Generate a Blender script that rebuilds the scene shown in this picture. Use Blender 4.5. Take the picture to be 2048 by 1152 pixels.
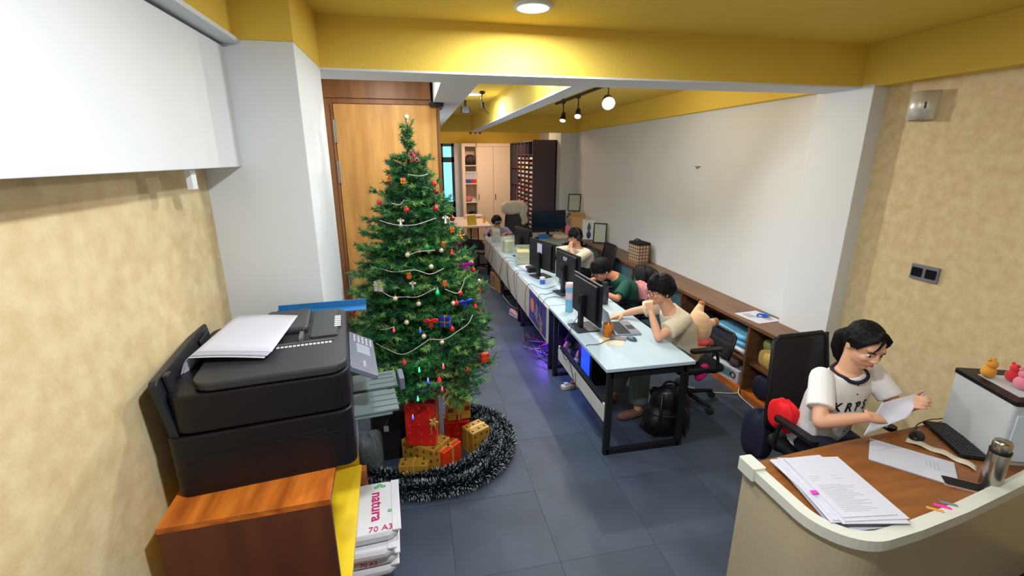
import bpy, bmesh, math, random
from mathutils import Vector as V, Matrix, Euler, Quaternion
random.seed(7)
for o in list(bpy.data.objects): bpy.data.objects.remove(o)
S = bpy.context.scene; COL = S.collection; PI = math.pi
# ---------------------------------------------------------------- camera
cd = bpy.data.cameras.new('camera'); cam = bpy.data.objects.new('camera', cd); COL.objects.link(cam)
cd.sensor_width = 36; cd.lens = 912.2/2048*36; cd.clip_start = .02; cd.clip_end = 100
right = V((.97909958, -.20337811, -.00121272)); down = V((-.05714618, -.26919175, -.96138707)); fwd = V((.1951964, .94136479, -.27517997))
m3 = Matrix((right, -down, -fwd)).transposed()
cam.matrix_world = Matrix.Translation((0, 0, 2.25)) @ m3.to_4x4()
S.camera = cam
# ---------------------------------------------------------------- world, exposure
w = bpy.data.worlds.new('world'); S.world = w; w.use_nodes = True
w.node_tree.nodes['Background'].inputs[0].default_value = (.75, .82, 1, 1)
w.node_tree.nodes['Background'].inputs[1].default_value = .3
S.view_settings.view_transform = 'Standard'; S.view_settings.look = 'None'
S.view_settings.gamma = 1; S.view_settings.use_curve_mapping = False
S.view_settings.exposure = 0.38
def light(kind, loc, power, col=(1, 1, 1), size=.1, target=None, spot=None, blend=.3):
    l = bpy.data.lights.new(kind.lower()+'_light', kind); l.energy = power; l.color = col
    if kind == 'AREA': l.shape = 'DISK'; l.size = size
    else: l.shadow_soft_size = size
    if kind == 'SPOT': l.spot_size = spot or 2; l.spot_blend = blend
    o = bpy.data.objects.new(l.name, l); COL.objects.link(o); o.location = loc
    if target is not None: o.rotation_euler = (V(target)-V(loc)).to_track_quat('-Z', 'Y').to_euler()
    return o
# ceiling downlights of the front room
light('AREA', (.67, 2.67, 2.985), 19, (.90, .965, 1), .16, (.67, 2.67, 0))
light('AREA', (.35, .8, 2.985), 40, (.90, .965, 1), .16, (.35, .8, 0))
light('AREA', (1.9, 1.0, 2.985), 5, (.90, .965, 1), .16, (1.9, 1.0, 0))
light('AREA', (-.25, 3.85, 2.985), 13, (.90, .965, 1), .16, (-.25, 3.85, 0))  # unseen lamp added in the left pocket to brighten the wooden door
# cool panel in the pocket above the desks
light('POINT', (.8, 3.85, 2.93), 18, (.66, .87, 1), .04)
light('AREA', (.8, 6.2, 2.985), 26, (.8, .93, 1), .25, (.8, 6.2, 0))
# track heads over the desks
light('POINT', (2.04, 4.78, 2.74), 16, (1, .95, .86), .05)
light('SPOT', (2.08, 4.79, 2.77), 55, (1, .97, .93), .045, (1.2, 1.6, .9), 2.6, .6)
light('SPOT', (2.05, 5.72, 2.70), 45, (1, .96, .9), .04, (1.3, 4.2, .7), 2.1, .5)
light('SPOT', (2.02, 6.32, 2.70), 45, (1, .96, .9), .04, (1.5, 5.6, .7), 2.1, .5)
# warm lamps of the back room
light('AREA', (1.5, 10.6, 2.95), 30, (1, .74, .55), .4, (1.7, 11.2, 0))
light('POINT', (2.2, 10.4, 2.85), 8, (1, .78, .6), .06)
# violet glow of the computer lights under the desks
light('POINT', (1.40, 4.85, .20), 7, (.25, .10, 1), .04)
light('POINT', (1.6, 4.3, .45), 2.5, (.15, .3, 1), .05)
# ---------------------------------------------------------------- materials
def nodes(m): return m.node_tree.nodes, m.node_tree.links
def srgb(h):
    if isinstance(h, str): h = tuple(int(h[i:i+2], 16) for i in (0, 2, 4))
    return tuple(((c/255)/12.92 if c/255 < .04045 else ((c/255+.055)/1.055)**2.4) for c in h)
MATS = {}
def mat(name, col, rough=.5, metal=0, var=0, vscale=6, bump=0, bscale=40, emit=0, trans=0, alpha=1, stretch=(1, 1, 1), col2=None, coat=0, sheen=0, ior=1.45, spec=.5):
    if name in MATS: return MATS[name]
    m = bpy.data.materials.new(name); m.use_nodes = True; n, l = nodes(m); b = n['Principled BSDF']
    c = srgb(col); b.inputs['Base Color'].default_value = (*c, 1); b.inputs['Roughness'].default_value = rough
    b.inputs['Metallic'].default_value = metal; b.inputs['Coat Weight'].default_value = coat; b.inputs['IOR'].default_value = ior
    b.inputs['Sheen Weight'].default_value = sheen; b.inputs['Specular IOR Level'].default_value = spec
    if emit: b.inputs['Emission Color'].default_value = (*c, 1); b.inputs['Emission Strength'].default_value = emit
    if trans: b.inputs['Transmission Weight'].default_value = trans
    if alpha < 1: b.inputs['Alpha'].default_value = alpha
    if var or col2 or bump:
        tc = n.new('ShaderNodeTexCoord'); mp = n.new('ShaderNodeMapping'); mp.inputs['Scale'].default_value = stretch
        l.new(tc.outputs['Object'], mp.inputs[0])
    if var or col2:
        t = n.new('ShaderNodeTexNoise'); t.inputs['Scale'].default_value = vscale; t.inputs['Detail'].default_value = 6
        l.new(mp.outputs[0], t.inputs[0]); r = n.new('ShaderNodeValToRGB'); l.new(t.outputs[0], r.inputs[0])
        c2 = srgb(col2) if col2 else tuple(x*(1-var) for x in c)
        r.color_ramp.elements[0].color = (*c2, 1); r.color_ramp.elements[0].position = .32
        r.color_ramp.elements[1].color = (*c, 1); r.color_ramp.elements[1].position = .66
        l.new(r.outputs[0], b.inputs['Base Color'])
    if bump:
        t = n.new('ShaderNodeTexNoise'); t.inputs['Scale'].default_value = bscale; l.new(mp.outputs[0], t.inputs[0])
        bb = n.new('ShaderNodeBump'); bb.inputs['Strength'].default_value = bump; bb.inputs['Distance'].default_value = .01
        l.new(t.outputs[0], bb.inputs['Height']); l.new(bb.outputs[0], b.inputs['Normal'])
    MATS[name] = m; return m
white = mat('white_paint', (224, 227, 230), .75, var=.03, vscale=2)
yellow = mat('yellow_paint', (233, 199, 84), .8, var=.06, vscale=1.5, bump=.15, bscale=60)
cream = mat('cream_wallpaper', (222, 202, 160), .75, col2=(206, 181, 136), vscale=15, bump=.12, bscale=70)
slate = mat('slate_tile', (72, 82, 98), .5, spec=.3, col2=(60, 68, 82), vscale=2.2, bump=.08, bscale=30)
joint = mat('tile_joint', (50, 56, 66), .7)
oak = mat('oak_veneer', (212, 160, 88), .42, col2=(176, 122, 60), vscale=3.5, stretch=(3, 3, .35), bump=.05, bscale=25)
oakdark = mat('dark_oak_veneer', (142, 92, 48), .45, col2=(112, 68, 34), vscale=3.5, stretch=(3, 3, .4))
walnut = mat('walnut_veneer', (126, 88, 58), .38, col2=(98, 66, 44), vscale=4, stretch=(4, .5, 4))
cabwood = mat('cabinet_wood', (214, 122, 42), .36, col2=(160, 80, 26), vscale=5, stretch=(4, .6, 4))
deskwood = mat('reception_wood', (150, 92, 44), .35, col2=(124, 72, 34), vscale=5, stretch=(.7, 4, 4))
whitelam = mat('white_laminate', (186, 205, 219), .28, var=.02)
panelwhite = mat('white_panel_board', (206, 196, 182), .5)
black = mat('black_metal', (24, 24, 28), .45)
blackp = mat('black_plastic', (14, 12, 19), .4, bump=.08, bscale=400)
dark = mat('dark_plastic', (40, 40, 44), .5)
grey = mat('grey_plastic', (120, 122, 130), .45)
paper = mat('white_paper', (206, 206, 220), .7)
print_grey = mat('printed_text_grey', (170, 170, 180), .8)
chrome = mat('brushed_steel', (180, 176, 168), .25, 1)
skin = mat('skin', (226, 170, 138), .5, var=.06, vscale=12)
skin2 = mat('skin_tan', (206, 142, 108), .5, var=.06, vscale=12)
hairm = mat('black_hair', (11, 9, 11), .6, spec=.22, bump=.9, bscale=90, stretch=(1, 1, .2))
lipm = mat('lips', (176, 92, 88), .5)
eyew = mat('eye_white', (225, 220, 215), .3)
# ---------------------------------------------------------------- mesh helpers
class MB:
    def __init__(s): s.v = []; s.f = []; s.mi = []; s.m = []; s.cur = 0; s.sm = []
    def use(s, m):
        if m not in s.m: s.m.append(m)
        s.cur = s.m.index(m); return s
    def add(s, vs, fs, M=None, smooth=False):
        b = len(s.v)
        for p in vs: s.v.append(tuple(M @ V(p)) if M is not None else tuple(p))
        for f in fs: s.f.append(tuple(i+b for i in f)); s.mi.append(s.cur); s.sm.append(smooth)
        return s
    def box(s, a, b, M=None):
        x0, x1 = sorted((a[0], b[0])); y0, y1 = sorted((a[1], b[1])); z0, z1 = sorted((a[2], b[2]))
        vs = [(x0, y0, z0), (x1, y0, z0), (x1, y1, z0), (x0, y1, z0), (x0, y0, z1), (x1, y0, z1), (x1, y1, z1), (x0, y1, z1)]
        return s.add(vs, [(0, 3, 2, 1), (4, 5, 6, 7), (0, 1, 5, 4), (1, 2, 6, 5), (2, 3, 7, 6), (3, 0, 4, 7)], M)
    def prism(s, pts, z0, z1, M=None, smooth=False):   # ccw polygon in xy
        n = len(pts); vs = [(x, y, z0) for x, y in pts]+[(x, y, z1) for x, y in pts]
        fs = [tuple(range(n-1, -1, -1)), tuple(range(n, 2*n))]
        s.add(vs, fs, M)
        b = len(s.v)-2*n
        for i in range(n):
            j = (i+1) % n; s.f.append((b+i, b+j, b+n+j, b+n+i)); s.mi.append(s.cur); s.sm.append(smooth)
        return s
    def rbox(s, a, b, r, M=None, seg=4, axis=2):       # box with rounded edges round one axis
        lo = [min(a[i], b[i]) for i in range(3)]; hi = [max(a[i], b[i]) for i in range(3)]
        ax = [(1, 2, 0), (2, 0, 1), (0, 1, 2)][axis]; i, j, k = ax
        pts = []
        for cx, cy, t0 in ((hi[i]-r, hi[j]-r, 0), (lo[i]+r, hi[j]-r, 90), (lo[i]+r, lo[j]+r, 180), (hi[i]-r, lo[j]+r, 270)):
            for q in range(seg+1):
                t = math.radians(t0+90*q/seg); pts.append((cx+r*math.cos(t), cy+r*math.sin(t)))
        P = Matrix.Identity(4)
        if axis != 2:
            P = Matrix(((0,)*4,)*4); P[i][0] = 1; P[j][1] = 1; P[k][2] = 1; P[3][3] = 1
        return s.prism(pts, lo[k], hi[k], (M @ P) if M is not None else P)
    def frus(s, p, q, r0, r1, n=12, cap=True, M=None, smooth=True):
        p, q = V(p), V(q); d = (q-p)
        if d.length < 1e-6: return s
        qt = d.to_track_quat('Z', 'Y'); vs = []
        for c, r in ((p, r0), (q, r1)):
            for i in range(n):
                t = 2*PI*i/n; vs.append(c+qt @ V((r*math.cos(t), r*math.sin(t), 0)))
        s.add(vs, [(i, (i+1) % n, n+(i+1) % n, n+i) for i in range(n)], M, smooth)
        if cap: s.add(vs, [tuple(range(n-1, -1, -1)), tuple(range(n, 2*n))], M)
        return s
    def tube(s, pts, r, n=8, M=None):
        pts = [V(p) for p in pts]; rings = []; up = V((0, 0, 1)); prev = None
        for i, p in enumerate(pts):
            d = (pts[min(i+1, len(pts)-1)]-pts[max(i-1, 0)]).normalized()
            if prev is None: a = d.orthogonal().normalized()
            else: a = (prev-d*prev.dot(d)); a = a.normalized() if a.length > 1e-6 else d.orthogonal().normalized()
            prev = a; b = d.cross(a); rr = r[i] if isinstance(r, (list, tuple)) else r
            rings.append([p+a*rr*math.cos(2*PI*k/n)+b*rr*math.sin(2*PI*k/n) for k in range(n)])
        vs = [v for g in rings for v in g]; fs = []
        for i in range(len(pts)-1):
            for k in range(n): fs.append((i*n+k, i*n+(k+1) % n, (i+1)*n+(k+1) % n, (i+1)*n+k))
        s.add(vs, fs, M, True)
        return s.add(vs, [tuple(range(n-1, -1, -1)), tuple(range(len(vs)-n, len(vs)))], M)
    def lathe(s, prof, c=(0, 0, 0), n=20, M=None):      # prof: (r, z)
        vs = []; fs = []
        for r, z in prof:
            for i in range(n): t = 2*PI*i/n; vs.append((c[0]+r*math.cos(t), c[1]+r*math.sin(t), c[2]+z))
        for j in range(len(prof)-1):
            for i in range(n): fs.append((j*n+i, j*n+(i+1) % n, (j+1)*n+(i+1) % n, (j+1)*n+i))
        s.add(vs, fs, M, True)
        if prof[0][0] > 1e-4: s.add(vs, [tuple(range(n-1, -1, -1))], M)
        if prof[-1][0] > 1e-4: s.add(vs, [tuple(range(len(vs)-n, len(vs)))], M)
        return s
    def ball(s, c, r, n=12, M=None, R=None):            # r scalar or 3 radii
        r = (r, r, r) if isinstance(r, (int, float)) else r; vs = []; h = n//2; R = R or Matrix.Identity(3)
        for j in range(h+1):
            a = -PI/2+PI*j/h
            for i in range(n):
                t = 2*PI*i/n; vs.append(V(c)+R @ V((r[0]*math.cos(a)*math.cos(t), r[1]*math.cos(a)*math.sin(t), r[2]*math.sin(a))))
        fs = [(j*n+i, j*n+(i+1) % n, (j+1)*n+(i+1) % n, (j+1)*n+i) for j in range(h) for i in range(n)]
        return s.add(vs, fs, M, True)
    def quad(s, pts, M=None): return s.add(pts, [tuple(range(len(pts)))], M)
    def loft(s, rings, n=20, M=None, smooth=True, cap=True):     # rings: (center, a-vector, b-vector)
        vs = [];
        for c, a, b in rings:
            for i in range(n): t = 2*PI*i/n; vs.append(V(c)+V(a)*math.cos(t)+V(b)*math.sin(t))
        fs = [(j*n+i, j*n+(i+1) % n, (j+1)*n+(i+1) % n, (j+1)*n+i) for j in range(len(rings)-1) for i in range(n)]
        s.add(vs, fs, M, smooth)
        if cap: s.add(vs, [tuple(range(n-1, -1, -1)), tuple(range(len(vs)-n, len(vs)))], M)
        return s
    def grid(s, fn, nu, nv, th=0, M=None, smooth=True):
        vs = [V(fn(i/nu, j/nv)) for j in range(nv+1) for i in range(nu+1)]; W = nu+1
        fs = [(j*W+i, j*W+i+1, (j+1)*W+i+1, (j+1)*W+i) for j in range(nv) for i in range(nu)]
        if th:
            K = len(vs); nr = []
            for j in range(nv+1):
                for i in range(nu+1):
                    a = vs[j*W+min(i+1, nu)]-vs[j*W+max(i-1, 0)]; b = vs[min(j+1, nv)*W+i]-vs[max(j-1, 0)*W+i]
                    q = a.cross(b); nr.append(q.normalized() if q.length > 1e-9 else V((0, 0, 1)))
            vs = vs+[v-q*th for v, q in zip(vs, nr)]
            fs = fs+[tuple(reversed([i+K for i in f])) for f in fs]
            ed = [j*W for j in range(nv, -1, -1)]+list(range(1, nu+1))+[j*W+nu for j in range(1, nv+1)]+[nv*W+i for i in range(nu-1, -1, -1)]
            for a, b in zip(ed, ed[1:]): fs.append((b, a, a+K, b+K))
        return s.add(vs, fs, M, smooth)
    def mesh(s, name, m=None):
        me = bpy.data.meshes.new(name); me.from_pydata(s.v, [], s.f)
        if s.m:
            for q in s.m: me.materials.append(q)
            me.polygons.foreach_set('material_index', s.mi)
        elif m: me.materials.append(m)
        me.polygons.foreach_set('use_smooth', s.sm); me.update(); return me
def link(name, me, parent=None, M=None):
    o = bpy.data.objects.new(name, me); COL.objects.link(o)
    if parent is not None: o.parent = parent
    if M is not None: o.matrix_local = M
    return o
def part(name, mb, m, parent, M=None, label=None, bevel=0, kind=None):
    o = link(name, mb.mesh(name, m), parent, M)
    if label: o['label'] = label
    if kind: o['kind'] = kind
    if bevel: bev(o, bevel)
    return o
def bev(o, w, seg=2):
    b = o.modifiers.new('bevel', 'BEVEL'); b.width = w; b.segments = seg; b.limit_method = 'ANGLE'; b.angle_limit = math.radians(40)
def thing(name, label, cat, loc=(0, 0, 0), rz=0, group=None, rot=None):
    o = bpy.data.objects.new(name, None); COL.objects.link(o); o.location = loc; o.rotation_euler = rot or (0, 0, rz)
    o['label'] = label; o['category'] = cat; o.empty_display_size = .05
    if group: o['group'] = group
    return o
def single(name, mb, m, label, cat, loc=(0, 0, 0), rz=0, group=None, bevel=0, rot=None, kind=None):
    o = link(name, mb.mesh(name, m)); o.location = loc; o.rotation_euler = rot or (0, 0, rz)
    o['label'] = label; o['category'] = cat
    if group: o['group'] = group
    if kind: o['kind'] = kind
    if bevel: bev(o, bevel)
    return o
def struct(name, mb, m, label=None, parent=None, bevel=0):
    o = link(name, mb.mesh(name, m), parent); o['kind'] = 'structure'
    if label: o['label'] = label
    if bevel: bev(o, bevel)
    return o
def copy_tree(o, parent=None, **kw):
    c = o.copy(); COL.objects.link(c); c.parent = parent
    for ch in list(o.children): copy_tree(ch, c)
    for k, v in kw.items():
        if k == 'loc': c.location = v
        elif k == 'rz': c.rotation_euler = (0, 0, v)
        else: c[k] = v
    return c
def text_mesh(body, size, extrude=.0006, m=None, align='CENTER', shear=0, bold=0):
    cu = bpy.data.curves.new('lettering', 'FONT'); cu.body = body; cu.size = size; cu.extrude = extrude; cu.align_x = align; cu.align_y = 'CENTER'; cu.shear = shear; cu.offset = bold
    cu.resolution_u = 2
    t = bpy.data.objects.new('lettering', cu); COL.objects.link(t)
    dg = bpy.context.evaluated_depsgraph_get(); dg.update()
    me = bpy.data.meshes.new_from_object(t.evaluated_get(dg)); bpy.data.objects.remove(t); me.materials.clear()
    if m: me.materials.append(m)
    me.name = 'lettering'; return me
def frame_m(o, x, y, z=None):                          # matrix from origin, x axis and y axis (orthonormalised)
    x = V(x).normalized(); y = V(y); y = (y-x*y.dot(x)).normalized(); z = x.cross(y)
    m = Matrix((x, y, z)).transposed().to_4x4(); m.translation = V(o); return m
def blob(name, parts, m, parent, vox=.008, smooth=4, cut=None):   # one continuous surface from overlapping pieces
    s = MB()
    for p in parts:
        if p[0] == 'c':                                # chain of (point, radius)
            ch = p[1]; caps = p[2] if len(p) > 2 else (1, 1)
            for i, (q, r) in enumerate(ch):
                if not ((i == 0 and not caps[0]) or (i == len(ch)-1 and not caps[1])): s.ball(q, r, 12)
                if i: s.frus(ch[i-1][0], q, ch[i-1][1], r, 14)
        elif p[0] == 'e': s.ball(p[1], p[2], 16, R=p[3] if len(p) > 3 else None)
        elif p[0] == 'l': s.loft(p[1])
    me = s.mesh(name, m); o = link(name, me, parent)
    r = o.modifiers.new('r', 'REMESH'); r.mode = 'VOXEL'; r.voxel_size = vox; r.use_smooth_shade = True
    if smooth: q = o.modifiers.new('s', 'SMOOTH'); q.factor = .5; q.iterations = smooth
    dg = bpy.context.evaluated_depsgraph_get(); dg.update()
    ne = bpy.data.meshes.new_from_object(o.evaluated_get(dg)); o.modifiers.clear(); o.data = ne; ne.name = name
    bpy.data.meshes.remove(me); return o
def smooth_path(pts, k=6):                             # Catmull-Rom
    pts = [V(p) for p in pts]; out = []
    P = [pts[0]*2-pts[1]]+pts+[pts[-1]*2-pts[-2]]
    for i in range(1, len(P)-2):
        for j in range(k):
            t = j/k; a, b, c, d = P[i-1], P[i], P[i+1], P[i+2]
            out.append(.5*((2*b)+(c-a)*t+(2*a-5*b+4*c-d)*t*t+(3*b-3*c+d-a)*t**3))
    out.append(pts[-1]); return out
def cable(label, pts, r=.003, m=None, name='cable', cat='cable', group=None):
    s = MB(); s.tube(smooth_path(pts), r, 6)
    return single(name, s, m or blackp, label, cat, group=group)
# ================================================================ THE SETTING
# floor of slate tiles, each tile a piece of the floor
fl = MB(); fl.box((-1.1, -1.6, -.06), (3.6, 13.2, -.012)); floor = struct('floor', fl, joint, 'dark slate grey tiled floor')
tb = MB(); tb.box((-.2992, -.2992, -.011), (.2992, .2992, 0)); tme = tb.mesh('tile', slate)
for i in range(8):
    for j in range(25):
        t = link('tile', tme, floor); t.location = (-.8+.6*i, -1.3+.6*j, random.choice((0, 0, -.0008)))
# ceiling, beams painted yellow with white plastered undersides
s = MB(); s.box((-1.1, -1.6, 3.03), (3.6, 13.2, 3.12)); ceil = struct('ceiling', s, yellow, 'yellow painted ceiling')
def beam(a, b, soffit=None, sides=yellow):
    s = MB(); s.box(a, b); o = part('beam', s, sides, ceil)
    if soffit:
        s = MB(); s.box((a[0], a[1], a[2]-.012), (b[0], b[1], a[2])); part('soffit', s, soffit, o, label='white plastered underside of the beam')
    return o
beam((-1.0, 3.05, 2.752), (3.4, 3.39, 3.03), white)
beam((.21, 3.39, 2.752), (.47, 9.35, 3.03), white, white)
beam((1.14, 3.39, 2.752), (1.30, 9.35, 3.03), white)
beam((.0, 9.35, 2.752), (3.4, 9.6, 3.03), yellow)
beam((3.28, -1.5, 2.74), (3.4, 2.95, 3.03))
beam((3.28, 2.95, 2.76), (3.5, 9.35, 3.03))
beam((-.95, -1.5, 2.75), (-.74, 2.43, 3.03))
beam((-.95, 2.43, 2.752), (-.5, 3.05, 3.03))
# walls
s = MB(); s.box((-1.05, -1.6, 0), (-.95, 2.6, 3.03)); struct('wall_left', s, cream, 'cream mottled wallpapered wall behind the printer')
s = MB(); s.box((-1.05, 2.43, 0), (-.5, 3.05, 2.752)); pl = struct('wall_left_pillar', s, white, 'white plastered pillar between wallpaper and wooden door', bevel=.004)
s = MB(); s.box((-.93, 2.36, 2.49), (-.83, 2.43, 2.535)); part('ledge', s, white, pl)
s = MB(); s.box((-.95, -1.5, 2.21), (-.79, 2.43, 2.722)); s.use(dark); s.box((-.95, -1.5, 2.722), (-.80, 2.43, 2.735)); s.use(white); 
b = MB(); b.box((-.95, -1.5, 2.735), (-.72, 2.43, 2.752))
struct('trim_1', b, white, 'thin white cornice above the boxed duct')
b = MB(); b.use(white).box((-.95, -1.5, 2.21), (-.79, 2.43, 2.722))
bx = struct('wall_left_duct', b, white, 'white boxed-in duct high on the left wall', bevel=.003)
b = MB(); b.box((-.845, 1.98, 2.135), (-.825, 2.02, 2.21)); part('bracket', b, white, bx)
b = MB(); b.box((-1.05, 3.05, 0), (-.95, 13.2, 3.03)); struct('wall_left_back', b, white, 'white wall behind the wooden partition')
b = MB(); b.box((-.95, 4.85, 0), (.17, 4.92, 3.03)); b.box((.12, 4.92, 0), (.17, 12.6, 3.03)); struct('wall_light_block', b, white, 'unseen white wall added behind the wooden door to block light')  # out of view, added to stop light behind the door
b = MB(); b.box((3.4, -1.6, 0), (3.5, 2.95, 3.03)); struct('wall_right', b, cream, 'cream mottled wallpapered wall behind the seated woman')
b = MB(); b.box((3.28, 2.95, 0), (3.5, 3.45, 2.76)); struct('wall_right_pillar', b, white, 'white plastered pillar at the near end of the bench', bevel=.004)
b = MB(); b.box((3.38, 3.45, 0), (3.5, 9.7, 2.76)); rw = struct('wall_right_bench', b, white, 'long plain white wall above the bench')
b = MB(); b.frus((3.38, 5.15, 2.13), (3.355, 5.15, 2.12), .012, .006); b.box((3.365, 5.1, 2.135), (3.38, 5.2, 2.145)); part('nail_hook', b, grey, rw)
b = MB(); b.box((3.04, 9.6, 0), (3.5, 10.5, 2.98)); struct('wall_back_pillar', b, white, 'white plastered pillar at the far end of the bench')
b = MB(); b.box((3.4, 10.5, 0), (3.5, 13.2, 3.03)); struct('wall_back_right', b, white)
b = MB(); b.box((.1, 12.7, 0), (3.5, 12.8, 3.03)); struct('wall_back', b, yellow, 'far yellow wall above the storage cabinets')
b = MB(); b.box((1.04, 12.62, 0), (1.22, 12.7, 2.6)); b.box((.17, 12.62, 0), (.72, 12.7, 2.6)); struct('wall_back_pier', b, white, 'white strip of wall beside the glass door')
b = MB(); b.box((-1.1, -1.7, 0), (3.6, -1.6, 3.03)); struct('wall_front', b, white, 'white wall behind the camera')
# wooden door and panelling to the left of the desks
b = MB(); b.box((-.95, 4.6, 2.765), (.185, 4.85, 3.02)); b.box((-.95, 4.61, 0), (-.70, 4.85, 2.72)); b.box((.24, 4.66, 0), (.25, 5.0, 2.72))
b.box((-.95, 4.62, 2.72), (.19, 4.85, 2.77))
d1 = struct('door_1', b, oakdark, 'wide wooden door and panel behind the decorated tree', bevel=.002)
b = MB(); b.box((-.68, 4.60, .01), (.235, 4.64, 2.715)); part('door_leaf', b, oak, d1, bevel=.003)
b = MB(); b.box((-.70, 4.585, 0), (-.684, 4.64, 2.72)); b.box((.237, 4.585, 0), (.262, 4.9, 2.72)); part('door_frame', b, oakdark, d1)
b = MB(); b.box((.17, 4.56, 2.705), (.30, 4.90, 2.738)); part('track_cap', b, black, d1, label='black end cap above the wooden door')
for z in (2.38, 2.02, .95): b = MB(); b.frus((-.684, 4.583, z), (-.684, 4.583, z+.2), .009, .009, 8); b.box((-.70, 4.588, z), (-.665, 4.594, z+.2)); part('hinge', b, chrome, d1)
# glass door at the far end
b = MB(); F = mat('dark_teal_metal', (28, 38, 44), .4)
for a, c in (((.70, 12.55, 0), (.76, 12.62, 2.6)), ((.98, 12.55, 0), (1.05, 12.62, 2.6)), ((.70, 12.55, 2.53), (1.05, 12.62, 2.6)), ((.70, 12.55, 2.13), (1.05, 12.62, 2.26)), ((.70, 12.55, 0), (1.05, 12.62, 1.1))): b.box(a, c)
d2 = struct('door_2', b, F, 'dark framed glass door glowing blue at the far end')
sky = mat('daylit_frosted_glass', (120, 205, 240), .4, emit=1.1)
for z0, z1 in ((1.1, 2.13), (2.26, 2.53)): b = MB(); b.box((.76, 12.58, z0), (.98, 12.6, z1)); part('pane', b, sky, d2)
# ---- lamps and ceiling fittings
glow = mat('lamp_glow', (255, 250, 240), .5, emit=14); gloww = mat('warm_lamp_glow', (255, 238, 215), .5, emit=12)
def downlight(x, y, label, r=.085):
    t = thing('downlight', label, 'ceiling lamp', (x, y, 3.03), group='round ceiling downlights')
    b = MB(); b.lathe([(r+.02, 0), (r+.02, -.012), (r, -.018), (r-.003, -.004)], n=28); part('rim', b, white, t)
    b = MB(); b.lathe([(r, -.006), (r-.02, -.012), (.001, -.013)], n=28); part('diffuser', b, glow, t)
downlight(.67, 2.67, 'round white downlight in the yellow ceiling at the top of the photo')
downlight(.35, .8, 'round ceiling downlight above the printer corner'); downlight(1.9, 1.0, 'round ceiling downlight above the reception counter')
downlight(.8, 3.85, 'round downlight hidden in the ceiling pocket behind the near beam'); downlight(-.25, 3.85, 'round downlight added unseen in the ceiling pocket to brighten the wooden door'); downlight(.8, 6.2, 'round downlight in the ceiling pocket above the middle desks')
tr = thing('track_light', 'black ceiling track with three lit spotlight heads above the desks', 'track lamp', (0, 0, 0))
b = MB(); b.box((2.03, 3.9, 2.975), (2.065, 6.75, 3.0)); b.box((2.04, 4.2, 3.0), (2.055, 4.24, 3.03)); b.box((2.04, 6.4, 3.0), (2.055, 6.44, 3.03)); part('rail', b, black, tr)
def spot(parent, x, y, z, aim, lens=glow, r=.04, hz=2.975):
    d = (V(aim)-V((x, y, z))).normalized(); b = MB(); b.box((x-.015, y-.04, hz-.02), (x+.015, y+.04, hz)); b.frus((x, y, hz-.02), (x, y, z+.02), .008, .008, 8)
    p = V((x, y, z)); b.frus(p-d*.05, p+d*.055, r*.72, r, 16, cap=False); b.ball(p-d*.05, r*.72, 10); o = part('lamp_head', b, black, parent)
    b = MB(); b.frus(p+d*.043, p+d*.05, r*.9, r*.9, 16); part('lens', b, lens, o, label='glowing lens')
spot(tr, 2.05, 4.87, 2.82, (1.2, 1.6, .9), r=.07); spot(tr, 2.05, 5.80, 2.78, (1.3, 4.2, .7)); spot(tr, 2.05, 6.40, 2.78, (1.4, 5.4, .7))
def ceilbit(fn, label, name='cable_fitting', cat='ceiling fitting'):
    b = MB(); fn(b); single(name, b, black, label, cat)
def f1(b):
    b.lathe([(.03, 0), (.04, -.02), (.02, -.035)], (.87, 5.97, 3.03)); b.tube(smooth_path([(.87, 5.97, 3.0), (.85, 5.9, 2.93), (.88, 5.95, 2.86), (.9, 5.9, 2.8), (.93, 5.86, 2.76)]), .006); b.frus((.87, 5.93, 2.9), (.875, 5.93, 2.83), .02, .02, 10)
ceilbit(f1, 'loose black wire and connector hanging from the ceiling pocket')
ceilbit(lambda b: b.rbox((.70, 6.9, 2.86), (.83, 7.0, 2.94), .015).box((.75, 6.93, 2.94), (.78, 6.97, 3.03)), 'small black box fixed in the ceiling pocket beside the wooden door', 'projector_mount')
t2 = thing('track_light', 'three unlit black spotlight heads by the far yellow wall', 'track lamp')
b = MB(); b.box((1.30, 11.3, 3.0), (1.65, 11.33, 3.03)); part('rail', b, black, t2)
for x, a in ((1.37, (.6, 10.5, 2)), (1.46, (1.3, 9.5, 1.8)), (1.55, (2.4, 10.5, 2))): spot(t2, x, 11.31, 2.84, a, lens=dark, r=.035, hz=3.0)
# ---- right wall fittings
b = MB(); b.loft([((3.4, 2.66, 2.49), (-.085, 0, 0), (0, .085, 0)), ((3.4, 2.66, 2.67), (-.085, 0, 0), (0, .085, 0))], 24, cap=False)
st = thing('wall_sconce', 'white curved metal wall lamp high on the cream wall', 'wall lamp')
o = part('shade', b, mat('pearl_metal', (225, 222, 212), .3, .35), st); q = o.modifiers.new('s', 'SOLIDIFY'); q.thickness = .004
b = MB(); b.box((3.37, 2.63, 2.53), (3.4, 2.69, 2.62)); part('bracket', b, dark, st)
b = MB(); b.box((3.325, 2.60, 2.56), (3.333, 2.61, 2.60)); part('screw_slot', b, dark, st)
st = thing('wall_socket', 'grey double wall socket plate on the cream wall', 'socket')
b = MB(); b.rbox((3.385, 2.31, 1.43), (3.4, 2.49, 1.535), .006, axis=0); part('face_plate', b, grey, st, bevel=.002)
for y in (2.355, 2.445): b = MB(); b.rbox((3.379, y-.033, 1.452), (3.39, y+.033, 1.513), .005, axis=0); part('socket_insert', b, mat('dark_glossy', (26, 24, 30), .15), st)
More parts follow.
